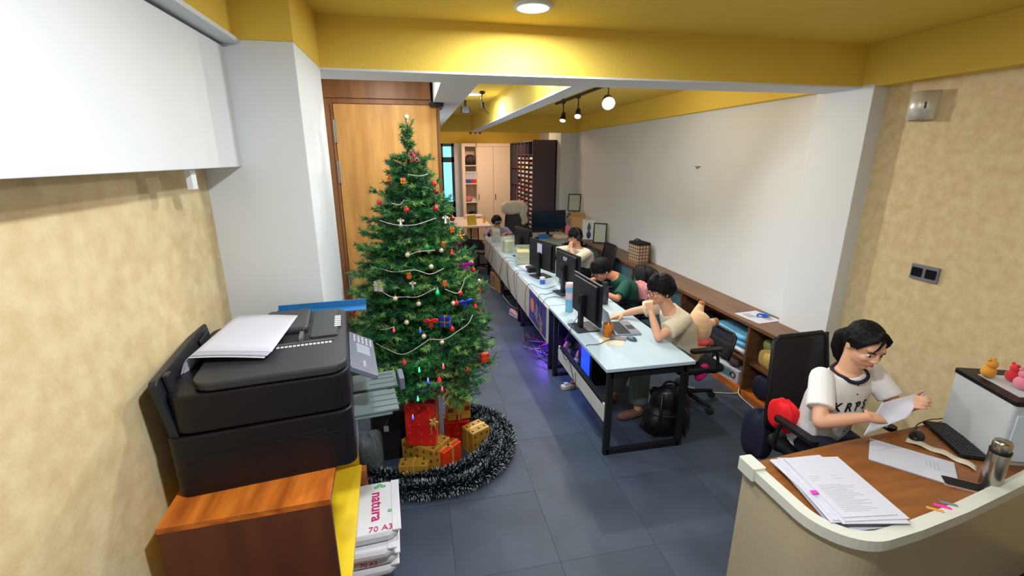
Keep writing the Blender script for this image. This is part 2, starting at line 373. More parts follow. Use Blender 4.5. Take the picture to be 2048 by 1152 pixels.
# ================================================================ FURNITURE
# ---- workstation desks
DY = [(2.85, 4.38), (4.40, 5.92), (5.94, 7.42), (7.44, 8.93)]
DL = ['white office desk nearest the camera, its front edge bare', 'second white desk from the camera, with the purple poster on its front board', 'third white desk from the camera, crowded with tangled cables', 'farthest white desk of the row, with headphones and clutter on it']
def loop_leg(b, y, x0=1.35, x1=1.97):
    b.rbox((x0-.025, y-.02, 0), (x0+.025, y+.02, .70), .006); b.rbox((x1-.025, y-.02, 0), (x1+.025, y+.02, .70), .006)
    b.box((x0, y-.02, .66), (x1, y+.02, .70)); b.box((x0, y-.02, 0), (x1, y+.02, .04))
for i, (y0, y1) in enumerate(DY):
    t = thing('office_desk', DL[i], 'desk', (0, 0, 0), group='row of white office desks')
    b = MB(); b.box((1.30, y0, .722), (2.03, y1, .75)); part('desk_top', b, whitelam, t, bevel=.003)
    for y in (y0+.04, y1-.12): b = MB(); loop_leg(b, y); part('leg_frame', b, black, t)
    b = MB(); b.box((1.38, y0+.06, .67), (1.42, y1-.1, .70)); b.box((1.9, y0+.06, .67), (1.94, y1-.1, .70)); part('cross_rail', b, black, t)
    if i: 
        b = MB(); b.box((1.283, y0-.06+.012*i, .345), (1.299, y1-.08, .735)); pn = part('modesty_panel', b, panelwhite, t, bevel=.002)
    else:
        b = MB(); b.box((1.318, 2.90, .285), (1.334, 4.06, .435)); part('modesty_panel', b, mat('pale_board', (214, 218, 214), .5), t, bevel=.002)
        b = MB(); b.box((1.318, 2.93, .42), (1.36, 4.02, .44)); part('bracket', b, black, t)
    if i == 1:
        pur = mat('purple_print', (74, 66, 158), .45, col2=(52, 48, 128), vscale=5)
        b = MB(); b.box((1.277, 4.40, .375), (1.2825, 5.13, .725)); po = part('poster', b, pur, t, label='purple printed poster with an orange round badge')
        P = frame_m((1.2765, 4.95, .55), (0, -1, 0), (0, 0, 1))
        b = MB(); b.frus((1.277, 4.98, .57), (1.2755, 4.98, .57), .085, .085, 24); b.use(None) if 0 else None
        part('badge', b, mat('orange_print', (226, 138, 84), .5), po)
        b = MB(); rnd = random.Random(5); PM = frame_m((1.2766, 4.80, .62), (0, -1, -.55), (0, 0, 1))
        for r_ in range(3):
            x = 0
            while x < .30: w_ = rnd.uniform(.012, .04); b.box((x, -.062*r_, 0), (x+w_, -.062*r_+rnd.uniform(.022, .034), .0006), PM); x += w_+.009
        part('blurred_print', b, mat('pale_gold', (204, 176, 136), .5), po, kind='stuff', label='rows of illegible pale gold print')
gd = thing('side_desk', 'grey topped desk under the big black monitor by the far pillar', 'desk')
b = MB(); b.box((2.12, 7.75, .722), (2.96, 9.15, .75)); part('desk_top', b, mat('grey_laminate', (150, 160, 156), .4), gd, bevel=.003)
for x, y in ((2.16, 7.8), (2.92, 7.8), (2.16, 9.1), (2.92, 9.1)): b = MB(); b.box((x-.02, y-.02, 0), (x+.02, y+.02, .722)); part('leg', b, black, gd)
# ---- long walnut bench
bn = thing('long_bench', 'long low walnut storage bench running along the white wall', 'storage bench')
b = MB(); b.box((2.99, 3.05, .72), (3.275, 3.45, .755)); b.box((2.99, 3.45, .72), (3.375, 9.58, .755)); part('bench_top', b, walnut, bn, bevel=.002)
b = MB(); b.box((3.0, 3.05, .0), (3.275, 3.075, .72)); part('end_panel', b, walnut, bn)
for y in (3.47, 4.62, 5.9, 7.2, 8.5, 9.55): b = MB(); b.box((3.0, y, 0), (3.37, y+.025, .72)); part('divider', b, walnut, bn)
b = MB(); b.box((3.02, 3.075, .345), (3.27, 3.47, .365)); b.box((3.02, 3.495, .345), (3.37, 4.62, .365)); part('shelf', b, walnut, bn)
b = MB(); b.box((3.0, 3.075, .05), (3.27, 3.47, .07)); b.box((3.0, 3.495, .05), (3.37, 4.62, .07)); b.box((3.0, 3.075, 0), (3.015, 4.62, .05)); part('bottom_board', b, cabwood, bn)
sgrey = mat('slate_blue_panel', (84, 112, 124), .5)
for y in (4.645, 5.925, 7.225, 8.525): b = MB(); b.box((3.025, y, .03), (3.04, y+1.25, .70)); part('door', b, sgrey, bn, label='slate blue sliding door')
b = MB(); b.box((3.27, 3.495, .05), (3.375, 4.62, .72)) ; part('back_panel', b, walnut, bn)
# ---- reception counter
rc = thing('reception_counter', 'curved reception counter with pale rim and brown wood top', 'counter')
out = [(1.535, 1.70), (1.535, 1.40)]; cx, cy = 1.76, 1.36
for k in range(0, 13):
    a = math.radians(180+7.7*k); out.append((cx+.225*math.cos(a), cy+.225*math.sin(a)*1.02))
out += [(1.95, 1.145), (2.25, 1.185), (2.7, 1.265), (3.38, 1.40)]
def inset(pts, d):
    r = []
    for i, p in enumerate(pts):
        a = V(pts[max(i-1, 0)]); c = V(pts[min(i+1, len(pts)-1)]); t = (c-a).normalized(); r.append((p[0]-t.y*d, p[1]+t.x*d))
    return r
inn = inset(out, .055)
b = MB(); b.prism(inn+[(3.38, 1.86), (2.9, 1.80), (2.2, 1.755), (1.59, 1.70)], .72, .752); part('counter_top', b, deskwood, rc)
rim = mat('pale_rim', (214, 214, 204), .5); b = MB()
n = len(out); vs = [(x, y, z) for z in (.735, .785) for (x, y) in out]+[(x, y, z) for z in (.735, .785) for (x, y) in inn]
fs = []
for i in range(n-1):
    fs += [(i, i+1, n+i+1, n+i), (2*n+i+1, 2*n+i, 3*n+i, 3*n+i+1), (n+i, n+i+1, 3*n+i+1, 3*n+i), (i+1, i, 2*n+i, 2*n+i+1)]
fs += [(0, n, 3*n, 2*n), (n-1, 3*n-1, 4*n-1, 2*n-1)]
b.add(vs, fs); part('rim', b, rim, rc, label='pale curved rim')
b = MB(); b.rbox((1.525, 1.60, .728), (1.595, 1.71, .797), .008); part('rim_end_cap', b, rim, rc)
mid = inset(out, .022); m2_ = inset(out, .04); b = MB(); vs = [(x, y, z) for z in (.02, .735) for (x, y) in mid]+[(x, y, z) for z in (.02, .735) for (x, y) in m2_]; b.add(vs, fs)
part('front_panel', b, mat('beige_gloss_panel', (190, 176, 146), .3, var=.05, vscale=30), rc)
b = MB(); b.box((1.56, 1.66, .0), (1.62, 1.70, .735)); part('side_post', b, cabwood, rc)
b = MB(); b.box((3.0, 1.5, 0), (3.36, 1.75, .72)); part('drawer_unit', b, deskwood, rc)
# ---- printer cabinet
pc = thing('printer_cabinet', 'low brown wood cabinet with yellow inside under the black printer', 'cabinet', (0, 0, 0))
RM = Matrix.Translation((-.355, 1.435, 0)) @ Matrix.Rotation(math.radians(3), 4, 'Z')
yin = mat('yellow_laminate', (244, 208, 40), .4)
b = MB(); b.box((-.53, 0, 1.075), (0, .955, 1.1), RM); part('top_board', b, cabwood, pc, bevel=.002)
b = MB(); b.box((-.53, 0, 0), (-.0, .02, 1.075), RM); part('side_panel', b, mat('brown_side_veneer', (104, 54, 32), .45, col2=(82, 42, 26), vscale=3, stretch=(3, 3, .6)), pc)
b = MB(); b.use(cabwood).box((-.53, .938, 0), (0, .955, 1.075), RM); b.use(yin).box((-.5, .93, .56), (-.0, .938, 1.075), RM); part('side_panel', b, cabwood, pc)
b = MB(); b.box((-.53, .02, 0), (-.515, .94, 1.075), RM); part('back_board', b, yin, pc)
b = MB(); b.box((-.515, .02, .535), (.012, .93, .56), RM); part('shelf', b, yin, pc, label='yellow inner shelf', bevel=.002)
b = MB(); b.box((-.515, .02, .18), (.012, .93, .2), RM); b.box((-.515, .02, .02), (0, .93, .04), RM); part('shelf', b, cabwood, pc)
b = MB(); b.box((-.0, .9, 0), (.035, .955, .535), RM); part('front_stile', b, cabwood, pc)
# ---- back room storage
cb = thing('storage_cabinet', 'tall cream storage cabinet with one open column of shelves', 'cabinet')
cr = mat('cream_laminate', (238, 216, 192), .5)
X0, XA, XB, XC, XD, ZT, YF, YB = 1.22, 1.30, 1.60, 2.03, 2.48, 2.60, 12.2, 12.66
b = MB(); b.box((X0, YF, 0), (XA, YB, ZT)); b.box((XA, YF, ZT-.08), (XD, YB, ZT)); b.box((XB-.015, YF, 0), (XB, YB, ZT)); b.box((XA, YB-.02, 0), (XB, YB, ZT)); b.box((XA, YF, 0), (XD, YB, .08)); part('carcass', b, cr, cb)
for z in (.62, 1.12, 1.60, 2.06): b = MB(); b.box((XA, YF+.01, z-.025), (XB-.015, YB, z)); part('shelf', b, cr, cb)
for xa, xb, hx in ((XB+.004, XC-.003, XB+.03), (XC+.003, XD, XC+.04)):
    b = MB(); b.box((xa, YF-.02, .08), (xb, YF, ZT-.085)); d = part('door', b, cr, cb, bevel=.003)
    b = MB(); b.rbox((hx, YF-.045, 1.18), (hx+.015, YF-.02, 1.32), .004); part('handle', b, dark, d)
blue = mat('blue_label', (64, 74, 180), .6); red = mat('red_label', (206, 44, 48), .6)
for k in range(6):
    x = XA+.012+k*.046; c = blue if k < 3 else red
    t = thing('ring_binder', ['blue and white ring binder, leftmost on the cabinet shelf', 'blue and white ring binder, second from the left on the cabinet shelf', 'blue and white ring binder beside the red ones on the cabinet shelf', 'red and white ring binder beside the blue ones on the cabinet shelf', 'red and white ring binder, second from the right on the cabinet shelf', 'red and white ring binder, rightmost on the cabinet shelf'][k], 'binder', (x, YF+.04, 1.60), group='ring binders in the open cabinet')
    b = MB(); b.box((0, 0, 0), (.042, .28, .30)); part('spine', b, paper, t)
    b = MB(); b.box((.0, -.002, .0), (.042, .0, .10)); part('spine_label', b, c, t); b = MB(); b.frus((.021, -.003, .25), (.021, .002, .25), .009, .009, 10); part('finger_hole', b, dark, t)
def cloth(name, label, cat, c, r, m, group=None, seed=0):
    rnd = random.Random(seed); b = MB()
    def fn(u, v):
        a = 2*PI*u; t = -PI/2+PI*v; k = 1+.13*math.sin(3*a+seed)+.09*math.sin(7*a+4*v+seed)
        sx = abs(math.cos(t))**.6*math.copysign(1, math.cos(t)); sz = abs(math.sin(t))**.7*math.copysign(1, math.sin(t))
        return (c[0]+r[0]*math.copysign(abs(math.cos(a))**.6, math.cos(a))*sx*k, c[1]+r[1]*math.copysign(abs(math.sin(a))**.6, math.sin(a))*sx*k, c[2]+r[2]*sz*(1+.1*math.sin(5*a+seed)))
    b.grid(fn, 40, 16); return single(name, b, m, label, cat, group=group)
cloth('folded_bag', 'dark brown folded bag on the top shelf of the open cabinet', 'bag', (1.445, 12.42, 2.19), (.12, .16, .12), mat('dark_brown_leather', (70, 48, 48), .5), seed=3)
cloth('folded_bag', 'black flat bag under the brown bag in the open cabinet', 'bag', (1.445, 12.4, 2.095), (.13, .16, .034), black, seed=5)
cloth('cloth_bundle', 'pink cloth bundle on the third shelf of the open cabinet', 'cloth', (1.38, 12.42, 1.19), (.068, .12, .065), mat('pink_cloth', (214, 130, 126), .8), seed=2)
b = MB(); b.box((1.46, 12.3, 1.12), (1.58, 12.55, 1.15)); b.box((1.465, 12.31, 1.15), (1.575, 12.5, 1.175)); b.box((1.47, 12.3, 1.175), (1.57, 12.5, 1.20)); single('paper_pile', b, paper, 'small pile of papers beside the pink cloth bundle', 'papers')
cloth('bag', 'black bag on the lowest visible shelf of the open cabinet', 'bag', (1.48, 12.42, .73), (.09, .14, .105), black, seed=8)
b = MB(); b.rbox((1.31, 12.3, .62), (1.38, 12.5, .80), .01); single('box', b, mat('red_box', (200, 40, 40), .5), 'small red box on the lowest visible cabinet shelf', 'box')
# dark pigeonhole rack, its open face towards the room
pg = thing('pigeonhole_rack', 'tall dark rack of pigeonholes filled with sheets of paper', 'rack')
dk = mat('dark_plum_laminate', (80, 68, 78), .5)
px0, px1, ya, yb, zt = 2.50, 3.03, 9.85, 12.25, 2.58
b = MB(); b.box((px0, ya, 0), (px1, ya+.03, zt)); part('side_panel', b, dk, pg); b = MB(); b.box((px0, yb-.03, 0), (px1, yb, zt)); part('side_panel', b, dk, pg)
b = MB(); b.box((px0, ya, zt), (px1, yb, zt+.03)); part('top_board', b, dk, pg); b = MB(); b.box((px1-.02, ya, 0), (px1, yb, zt)); part('back_board', b, dk, pg)
ys = [ya+.03+(yb-ya-.06)*k/6 for k in range(7)]
for k in range(1, 6): b = MB(); b.box((px0, ys[k]-.01, 0), (px1-.02, ys[k]+.01, zt)); part('divider', b, dk, pg)
zs = [.30+.1*k for k in range(21)]; cols = [(244, 238, 232)]*6+[(236, 200, 190)]*2+[(240, 190, 120), (232, 160, 70), (200, 130, 110), (170, 120, 120), (120, 100, 104)]
pms = [mat('sheet_tone_%d' % i, c, .7) for i, c in enumerate([(244, 238, 232), (232, 206, 196), (240, 196, 128), (226, 156, 76), (196, 128, 108), (128, 104, 108), (216, 60, 100)])]
ORD = ['first', 'second', 'third', 'fourth', 'fifth', 'sixth', 'seventh', 'eighth', 'ninth', 'tenth', 'eleventh', 'twelfth', 'thirteenth', 'fourteenth', 'fifteenth', 'sixteenth', 'seventeenth', 'eighteenth', 'nineteenth', 'twentieth', 'topmost']
wts = [0]*8+[1]*5+[2]*2+[3]*2+[4]*4+[5]*2; rnd = random.Random(4)
trb = MB(); trb.box((0, 0, 0), (.49, ys[1]-ys[0]-.02, .012)); trme = trb.mesh('tray', dk)
shs = []
for mm in pms: q = MB(); q.box((.03, .01, .013), (.46, ys[1]-ys[0]-.03, .045)); q.box((.02, .03, .045), (.45, ys[1]-ys[0]-.05, .052)); shs.append(q.mesh('paper_stack', mm))
for c in range(4):
    for z in zs:
        o = link('tray', trme, pg); o.location = (px0+.005, ys[c]+.01, z)
        if z > 2.25: continue
        if rnd.random() < .06: continue
        k = rnd.choice(wts); k = 6 if (c == 2 and abs(z-1.5) < .04) else k
        o = link('paper_stack', shs[k]); o.location = (px0+.005, ys[c]+.01, z); o['label'] = 'paper stack in the %s pigeonhole up, %s column from the near side of the rack' % (ORD[round((z-.3)/.1)], ORD[c]); o['category'] = 'papers'; o['group'] = 'paper stacks in the pigeonhole rack'
for c in (4, 5):
    for z in (.6, 1.1, 1.6, 2.0): o = link('tray', trme, pg); o.location = (px0+.005, ys[c]+.01, z)
rolls = [(4, 2.012, .28, .02, (236, 190, 130), 'tall tan roll on the upper open shelf of the dark rack'), (4, 1.612, .26, .018, (236, 232, 228), 'white roll on the middle open shelf of the dark rack'), (5, 2.012, .30, .02, (240, 200, 150), 'cream tube on the far open shelf of the dark rack'), (4, 1.112, .36, .03, (150, 92, 56), 'brown wooden block in the lower open shelf of the dark rack'), (5, 1.112, .22, .022, (226, 150, 70), 'orange tube in the lower far shelf of the dark rack')]
for c, z, h, r, cc, lb in rolls:
    b = MB(); b.frus((0, 0, 0), (0, 0, h), r, r, 14); b.frus((0, 0, h), (0, 0, h+.006), r*.7, r*.7, 14); single('roll', b, mat('roll_%d%d' % (c, int(z*10)), cc, .6), lb, 'roll', (px0+.06, (ys[c]+ys[c+1])/2, z))
# ---- back room table, stools
bt = thing('meeting_table', 'white topped table with black metal legs in the back room', 'table')
b = MB(); b.box((.55, 10.0, .755), (1.62, 11.7, .795)); part('table_top', b, mat('pale_table_top', (226, 208, 196), .35), bt, bevel=.004)
for x, y in ((.62, 10.1), (1.2, 10.45), (1.52, 10.1), (1.52, 11.6), (.62, 11.6)): b = MB(); b.frus((x, y, 0), (x, y, .755), .014, .018, 8); part('leg', b, black, bt)
rm = mat('red_metal', (190, 34, 28), .4)
for (x, y, lb) in ((.86, 9.9, 'red metal stool under the near edge of the back table'), (1.0, 10.7, 'red metal stool deeper under the back table')):
    t = thing('stool', lb, 'stool', (x, y, 0), group='red metal stools'); b = MB(); b.rbox((-.15, -.15, .44), (.15, .15, .46), .04); part('seat', b, rm, t)
    for sx in (-1, 1):
        for sy in (-1, 1): b = MB(); b.frus((sx*.12, sy*.12, .44), (sx*.18, sy*.18, 0), .014, .012, 8); part('leg', b, rm, t)
# ---- office chairs
def office_chair(loc, rz, label, seatm=None, back='mesh', h=.47, bh=.55, arms=True):
    t = thing('office_chair', label, 'chair', loc, rz, group='black swivel office chairs')
    for k in range(5):
        a = 2*PI*k/5+.3; d = V((math.cos(a), math.sin(a), 0)); b = MB(); b.frus(d*.03+V((0, 0, .09)), d*.29+V((0, 0, .07)), .025, .016, 8); o = part('base_arm', b, black, t)
        b = MB(); b.frus(d*.29+V((-d.y*.025, d.x*.025, .03)), d*.29-V((-d.y*.025, d.x*.025, -.03)), .03, .03, 12); b.frus(d*.29+V((0, 0, .03)), d*.29+V((0, 0, .075)), .01, .01, 6); part('caster', b, dark, o)
    b = MB(); b.frus((0, 0, .06), (0, 0, h-.08), .03, .022, 12); b.box((-.1, -.08, h-.09), (.1, .08, h-.06)); part('gas_column', b, black, t)
    b = MB(); b.rbox((-.24, -.23, h-.06), (.24, .24, h), .06); part('seat', b, seatm or black, t, bevel=.02)
    # the back leans towards local +y
    fr = MB(); zb = h+.06; W = .23; q = [(-W, .25, zb), (-W-.005, .27, zb+bh*.5), (-W+.02, .31, zb+bh-.03), (-W+.06, .315, zb+bh), (W-.06, .315, zb+bh), (W-.02, .31, zb+bh-.03), (W+.005, .27, zb+bh*.5), (W, .25, zb), (-W, .25, zb)]
    fr.tube(q, .014, 8); fr.tube([(0, .05, h-.07), (0, .24, h-.03), (0, .28, zb+.05)], .02, 8); part('back_frame', fr, black, t)
    b = MB(); b.grid(lambda u, v: ((u-.5)*2*(W-.01), .25+.055*v+.012*math.cos((u-.5)*PI), zb+v*bh), 10, 8, .008)
    part('backrest', b, mat('black_mesh_fabric', (30, 28, 34), .8, alpha=.86) if back == 'mesh' else back, t)
    if arms:
        for s in (-1, 1):
            b = MB(); b.tube(smooth_path([(s*.22, .1, h-.05), (s*.29, .1, h), (s*.29, .08, h+.16), (s*.29, .02, h+.2)], 4), .014, 8); b.rbox((s*.29-.03, -.18, h+.19), (s*.29+.03, .12, h+.215), .025); part('armrest', b, black, t)
    return t
office_chair((2.42, 3.52, 0), math.radians(-90), 'black swivel chair under the man in the beige T-shirt', h=.44, bh=.22)
office_chair((2.45, 4.95, 0), math.radians(-95), 'black swivel chair under the man in the green T-shirt', h=.44, bh=.42)
office_chair((2.62, 6.55, 0), math.radians(-90), 'black swivel chair under the person wearing headphones', h=.44, bh=.45)
office_chair((2.36, 7.3, 0), math.radians(200), 'empty black swivel chair between the headphone wearer and the grey desk', h=.44, bh=.42)
office_chair((2.46, 2.06, 0), math.radians(2), 'black mesh swivel chair of the woman at the reception counter', h=.46, bh=.60)
office_chair((1.98, 9.3, 0), math.radians(-20), 'tall black swivel chair with a pale jacket over its back', h=.5, bh=.68, back=mat('charcoal_fabric', (58, 54, 60), .8))
office_chair((1.2, 9.25, 0), math.radians(150), 'low black swivel chair at the far end of the desks', h=.42, bh=.2, arms=False)
# ================================================================ PRINTER CORNER
pr = thing('printer', 'big black office printer with sheets fanned over its lid', 'printer', (-.615, 1.955, 1.1), math.radians(8))
b = MB(); b.rbox((-.315, -.378, 0), (.285, .34, .235), .045, seg=6); body = part('lower_body', b, blackp, pr, bevel=.006)
b = MB(); b.rbox((-.30, -.373, .241), (.288, .335, .385), .07, seg=8); part('upper_body', b, blackp, pr, bevel=.008)
b = MB(); b.rbox((-.22, -.373, .389), (.285, .335, .42), .075, seg=8); lid = part('lid', b, mat('lid_plastic', (46, 48, 52), .38, bump=.1, bscale=500), pr, bevel=.008)
b = MB(); b.box((.09, -.381, .165), (.19, -.376, .178)); part('grip_slot', b, mat('deep_black', (8, 8, 10), .6), body)
b = MB(); b.tube([(-.27, -.379, .13), (-.23, -.379, .135), (-.21, -.379, .158), (.23, -.379, .158)], .0015, 4); part('seam_line', b, mat('deep_black', (0, 0, 0)), body)
b = MB(); b.rbox((-.06, .02, .42), (.13, .30, .447), .02); part('document_feeder', b, mat('feeder_plastic', (52, 55, 60), .4), pr, bevel=.01)
b = MB(); b.rbox((.14, -.06, .42), (.25, .30, .428), .01); part('feeder_cover', b, mat('feeder_plastic', (0, 0, 0)), pr, bevel=.003)
b = MB(); b.box((-.02, -.09, .42), (.235, -.02, .4215)); part('feed_slot', b, mat('deep_black', (0, 0, 0)), pr)
b = MB(); b.box((.10, -.095, .42), (.115, -.01, .44)); b.box((.02, -.105, .42), (.235, -.097, .426)); part('paper_guide', b, mat('guide_grey', (90, 92, 98), .4), pr)
b = MB(); rnd = random.Random(1)
for k in range(6): b.box((.235, .04+.026*k, .428), (.262, .058+.026*k, .4286)); 
for k in range(14): b.box((.02+.015*k, -.13, .42), (.031+.015*k, -.112, .4206))
part('lid_label', b, mat('label_white', (200, 204, 206), .6), lid, label='pale printed icons on the lid', kind='stuff')
link('lettering', text_mesh('brother', .034, .0006, mat('label_white', (0, 0, 0))), pr, frame_m((.2895, -.14, .33), (0, 1, 0), (-.05, 0, 1)))
cpn = MB(); CM = frame_m((.345, -.02, .315), (0, 1, 0), (-.86, 0, .5))
cpn.rbox((-.21, -.06, -.022), (.2, .062, .0), .012, CM); cp = part('control_panel', cpn, mat('panel_grey', (104, 106, 122), .38), pr, bevel=.003)
b = MB(); b.box((-.03, -.032, 0), (.075, .03, .0015), CM); part('display', b, mat('display_grey', (150, 160, 172), .2), cp)
b = MB()
for i in range(4):
    for j in range(5): b.ball((.10+.022*i, .038-.02*j, .001), (.006, .0055, .003), 8, CM)
part('button', b, mat('label_white', (0, 0, 0)), cp, kind='stuff', label='rows of small pale keys')
link('lettering', text_mesh('brother', .02, .0004, mat('label_white', (0, 0, 0))), cp, CM @ frame_m((-.13, 0, .0006), (1, 0, 0), (0, 1, 0)))
tg = mat('tray_grey', (92, 104, 106), .4)
b = MB(); b.box((.27, -.19, .088), (.47, .0, .1)); b.box((.27, .03, .088), (.49, .20, .1)); b.box((.28, -.2, .08), (.44, .21, .088)); tray = part('output_tray', b, tg, pr, bevel=.003)
for y in (-.15, -.1, -.05, .07, .12, .16): b = MB(); b.box((.36, y, .1), (.475, y+.004, .103)); part('tray_rib', b, tg, tray)
b = MB(); b.rbox((.495, .01, .08), (.52, .12, .14), .008); part('paper_stop', b, mat('panel_grey', (0, 0, 0)), tray, bevel=.003)
RT = frame_m((-.300, -.02, .345), (0, 1, 0), (-.14, 0, 1)); b = MB(); b.rbox((-.34, -.16, -.018), (.27, .10, .008), .02, RT); b.box((-.3, -.1, .012), (-.26, .1, .03), RT); b.box((.1, -.02, .012), (.22, .07, .02), RT)
part('rear_tray', b, mat('rear_tray_black', (34, 36, 42), .4), pr, bevel=.004)
ps = thing('paper_stack', 'thick fan of white sheets curling over the lid of the black printer', 'papers')
for k in range(7):
    rnd = random.Random(k); e = .0026*k; o = rnd.uniform(-.006, .006)
    def fn(u, v, k=k, e=e, o=o):
        y = 1.735-.01*(6-k)*.3+.42*u+o+.03*v; t = v
        if t < .62: x = -.59+.004*k-.42*t; z = 1.530+e+.012*math.sin(t*3)+.006*(1-u)*t
        else: q = (t-.62)/.38; x = -.59+.004*k-.42*.62-.09*q+.015*q*q; z = 1.530+e+.012*math.sin(1.86)-.215*q**1.6-(6-k)*.004*q
        return (x, y, z)
    b = MB(); b.grid(fn, 6, 26, -.0018); part('sheet', b, paper, ps)
b = MB(); b.box((0, 0, 0), (.42, .09, .004)); b.box((.0, .083, .004), (.42, .09, .035)); b.box((.0, .0, .004), (.005, .09, .02))
single('folder_tray', b, mat('blue_plastic', (40, 112, 170), .4), 'blue plastic tray behind the printer lid against the pillar', 'tray', (-.70, 2.285, 1.5), math.radians(5))
# paper reams sticking out of the cabinet
rp = mat('ream_wrapper', (224, 224, 232), .28, var=.04, vscale=9, bump=.25, bscale=12); mg = mat('magenta_print', (196, 30, 110), .5); gp = mat('green_print', (110, 190, 120), .5)
for k, (dx, dy, rz, lb) in enumerate(((-.02, .0, 1, 'lowest white wrapped ream of paper sticking out of the cabinet'), (-.01, .01, 0, 'second white wrapped ream of paper from the bottom in the cabinet'), (-.02, -.015, -1, 'white wrapped ream of paper just below the topmost one in the cabinet'), (.0, .03, 1, 'topmost white wrapped ream of paper with a pink brand print'))):
    t = thing('paper_ream', lb, 'paper ream', (-.355+dx, 2.11+dy, .2+.062*k), math.radians(rz+3), group='wrapped reams of paper')
    def fn(u, v): return (-.19+.38*0, 0, 0)
    b = MB(); L, Wd, H = .20, .16, .058
    def side(u, v, L=L, Wd=Wd, H=H):
        a = 2*PI*u; cx = math.copysign(abs(math.cos(a))**.25, math.cos(a)); cy = math.copysign(abs(math.sin(a))**.25, math.sin(a)); r = 1-.06*abs(2*v-1)**3
        return (Wd*cx*r+.004*math.sin(9*a), L*cy*r, H*v)
    b.grid(side, 40, 6); top = [V(side(i/40, 1)) for i in range(40)]; b.add([p for p in top]+[V((0, 0, H+.002))], [(i, (i+1) % 40, 40) for i in range(40)]); bt_ = [V(side(i/40, 0)) for i in range(40)]; b.add([p for p in bt_]+[V((0, 0, 0))], [((i+1) % 40, i, 40) for i in range(40)])
    part('wrapper', b, rp, t)
    b = MB(); b.box((.13, -.19, .05), (.175, .19, .062)); b.box((-.12, -.2, .02), (.12, -.19, .045)); part('wrapper_fold', b, rp, t, bevel=.004)
    if k == 3:
        link('lettering', text_mesh('natura', .085, .0005, mg, bold=.0012), t, frame_m((.055, .0, H+.0035), (0, -1, 0), (1, 0, 0)))
        link('lettering', text_mesh('70 A3', .05, .0005, mg), t, frame_m((.075, -.165, H+.0035), (1, 0, 0), (0, 1, 0)))
        b = MB()
        for (x, y) in ((.07, .165), (.09, .15), (.055, .15), (.125, -.05)): b.ball((x, y, H+.003), (.016, .011, .0008), 10)
        part('leaf_print', b, gp, t, label='green leaf print', kind='stuff')
    elif k == 1:
        link('lettering', text_mesh('70 A3', .035, .0005, mg), t, frame_m((.02, -.202, .03), (1, 0, 0), (0, 0, 1)))
# ================================================================ CHRISTMAS TREE
import numpy as np
rng = np.random.default_rng(3)
AX, AY, ZT0 = -.03, 3.2, 2.50
def RZ(z):
    t = (ZT0-z)/1.95
    return .02+.3*t if t < .14 else (.055+.50*min(t, 1)**.92)*(1 if z > .95 else .72+.28*max(0, (z-.5)/.45))
tree = thing('christmas_tree', 'tall green artificial Christmas tree in front of the wooden door', 'christmas tree', (AX, AY, 0))
b = MB(); b.frus((0, 0, .02), (0, 0, 2.35), .03, .012, 10); part('trunk', b, mat('tree_pole', (62, 44, 30), .7), tree)
for k in range(4): a = PI/2*k+.5; b = MB(); b.frus((math.cos(a)*.02, math.sin(a)*.02, .1), (math.cos(a)*.2, math.sin(a)*.2, .012), .012, .012, 6); part('stand_foot', b, black, tree)
segs = []; br = MB(); z = .67; ti = 0
while z < 2.42:
    R = RZ(z); n = max(5, int(11+R*34)) if z < 2.2 else 5
    for k in range(n):
        a = rng.uniform(0, 2*PI) if n < 8 else 2*PI*k/n+ti*.7+rng.uniform(-.15, .15); L = R*rng.choice([.72, .95, 1.05, 1.22] if z < 1.95 else [.55, .7, .85, .95])*rng.uniform(.93, 1.07); up = rng.uniform(.05, .30)+(z-1)*.18
        d = np.array([math.cos(a), math.sin(a), up]); d /= np.linalg.norm(d); p0 = np.array([0, 0, z+rng.uniform(-.03, .03)]); side = np.array([-math.sin(a), math.cos(a), 0])
        L = min(L, .40) if (AX+d[0]*L < -.46 and d[1] < .0) else L; tip = p0+d*L; tip[2] += -.03+.05*rng.random()
        if rng.random() < .5: br.frus(p0, p0+d*L*.8, .004, .002, 4, cap=False)
        m = max(3, int(L/.068))
        segs.append((p0+(tip-p0)*.25, tip, 1.0))
        for q in range(m):
            f = .3+.7*(q+.5)/m; c = p0+(tip-p0)*f; sl = (.05+.13*(1-f)+.03)*rng.uniform(.8, 1.2)*min(1, R/.38+.08)
            for s in (-1, 1):
                td = d*.75+side*s*.8+np.array([0, 0, rng.uniform(-.25, .35)]); td /= np.linalg.norm(td); segs.append((c, c+td*sl, .9))
    z += .062 if z < 2.0 else .06; ti += 1
segs.append((np.array([0, 0, 2.25]), np.array([.0, 0, 2.50]), 1.1)); 
for k in range(8): a = k*.8; segs.append((np.array([0, 0, 2.2+k*.028]), np.array([math.cos(a)*.05, math.sin(a)*.05, 2.27+k*.03]), .8))
P, Q, Fm = [], [], []
A = np.array([s[0] for s in segs]); B = np.array([s[1] for s in segs]); Ln = np.linalg.norm(B-A, axis=1); cnt = np.maximum(8, (Ln*560)).astype(int)
idx = np.repeat(np.arange(len(segs)), cnt); N = len(idx); T = rng.random(N); D = (B-A)/np.maximum(Ln, 1e-6)[:, None]
base = A[idx]+(B-A)[idx]*T[:, None]; rv = rng.normal(size=(N, 3)); dd = D[idx]; rv -= dd*np.sum(rv*dd, 1)[:, None]; rv /= np.linalg.norm(rv, axis=1)[:, None]
nd = dd*.75+rv*.75; nd /= np.linalg.norm(nd, axis=1)[:, None]; ln = rng.uniform(.022, .04, N)[:, None]; wv = np.cross(nd, rng.normal(size=(N, 3))); wv /= np.linalg.norm(wv, axis=1)[:, None]; wv *= .0023
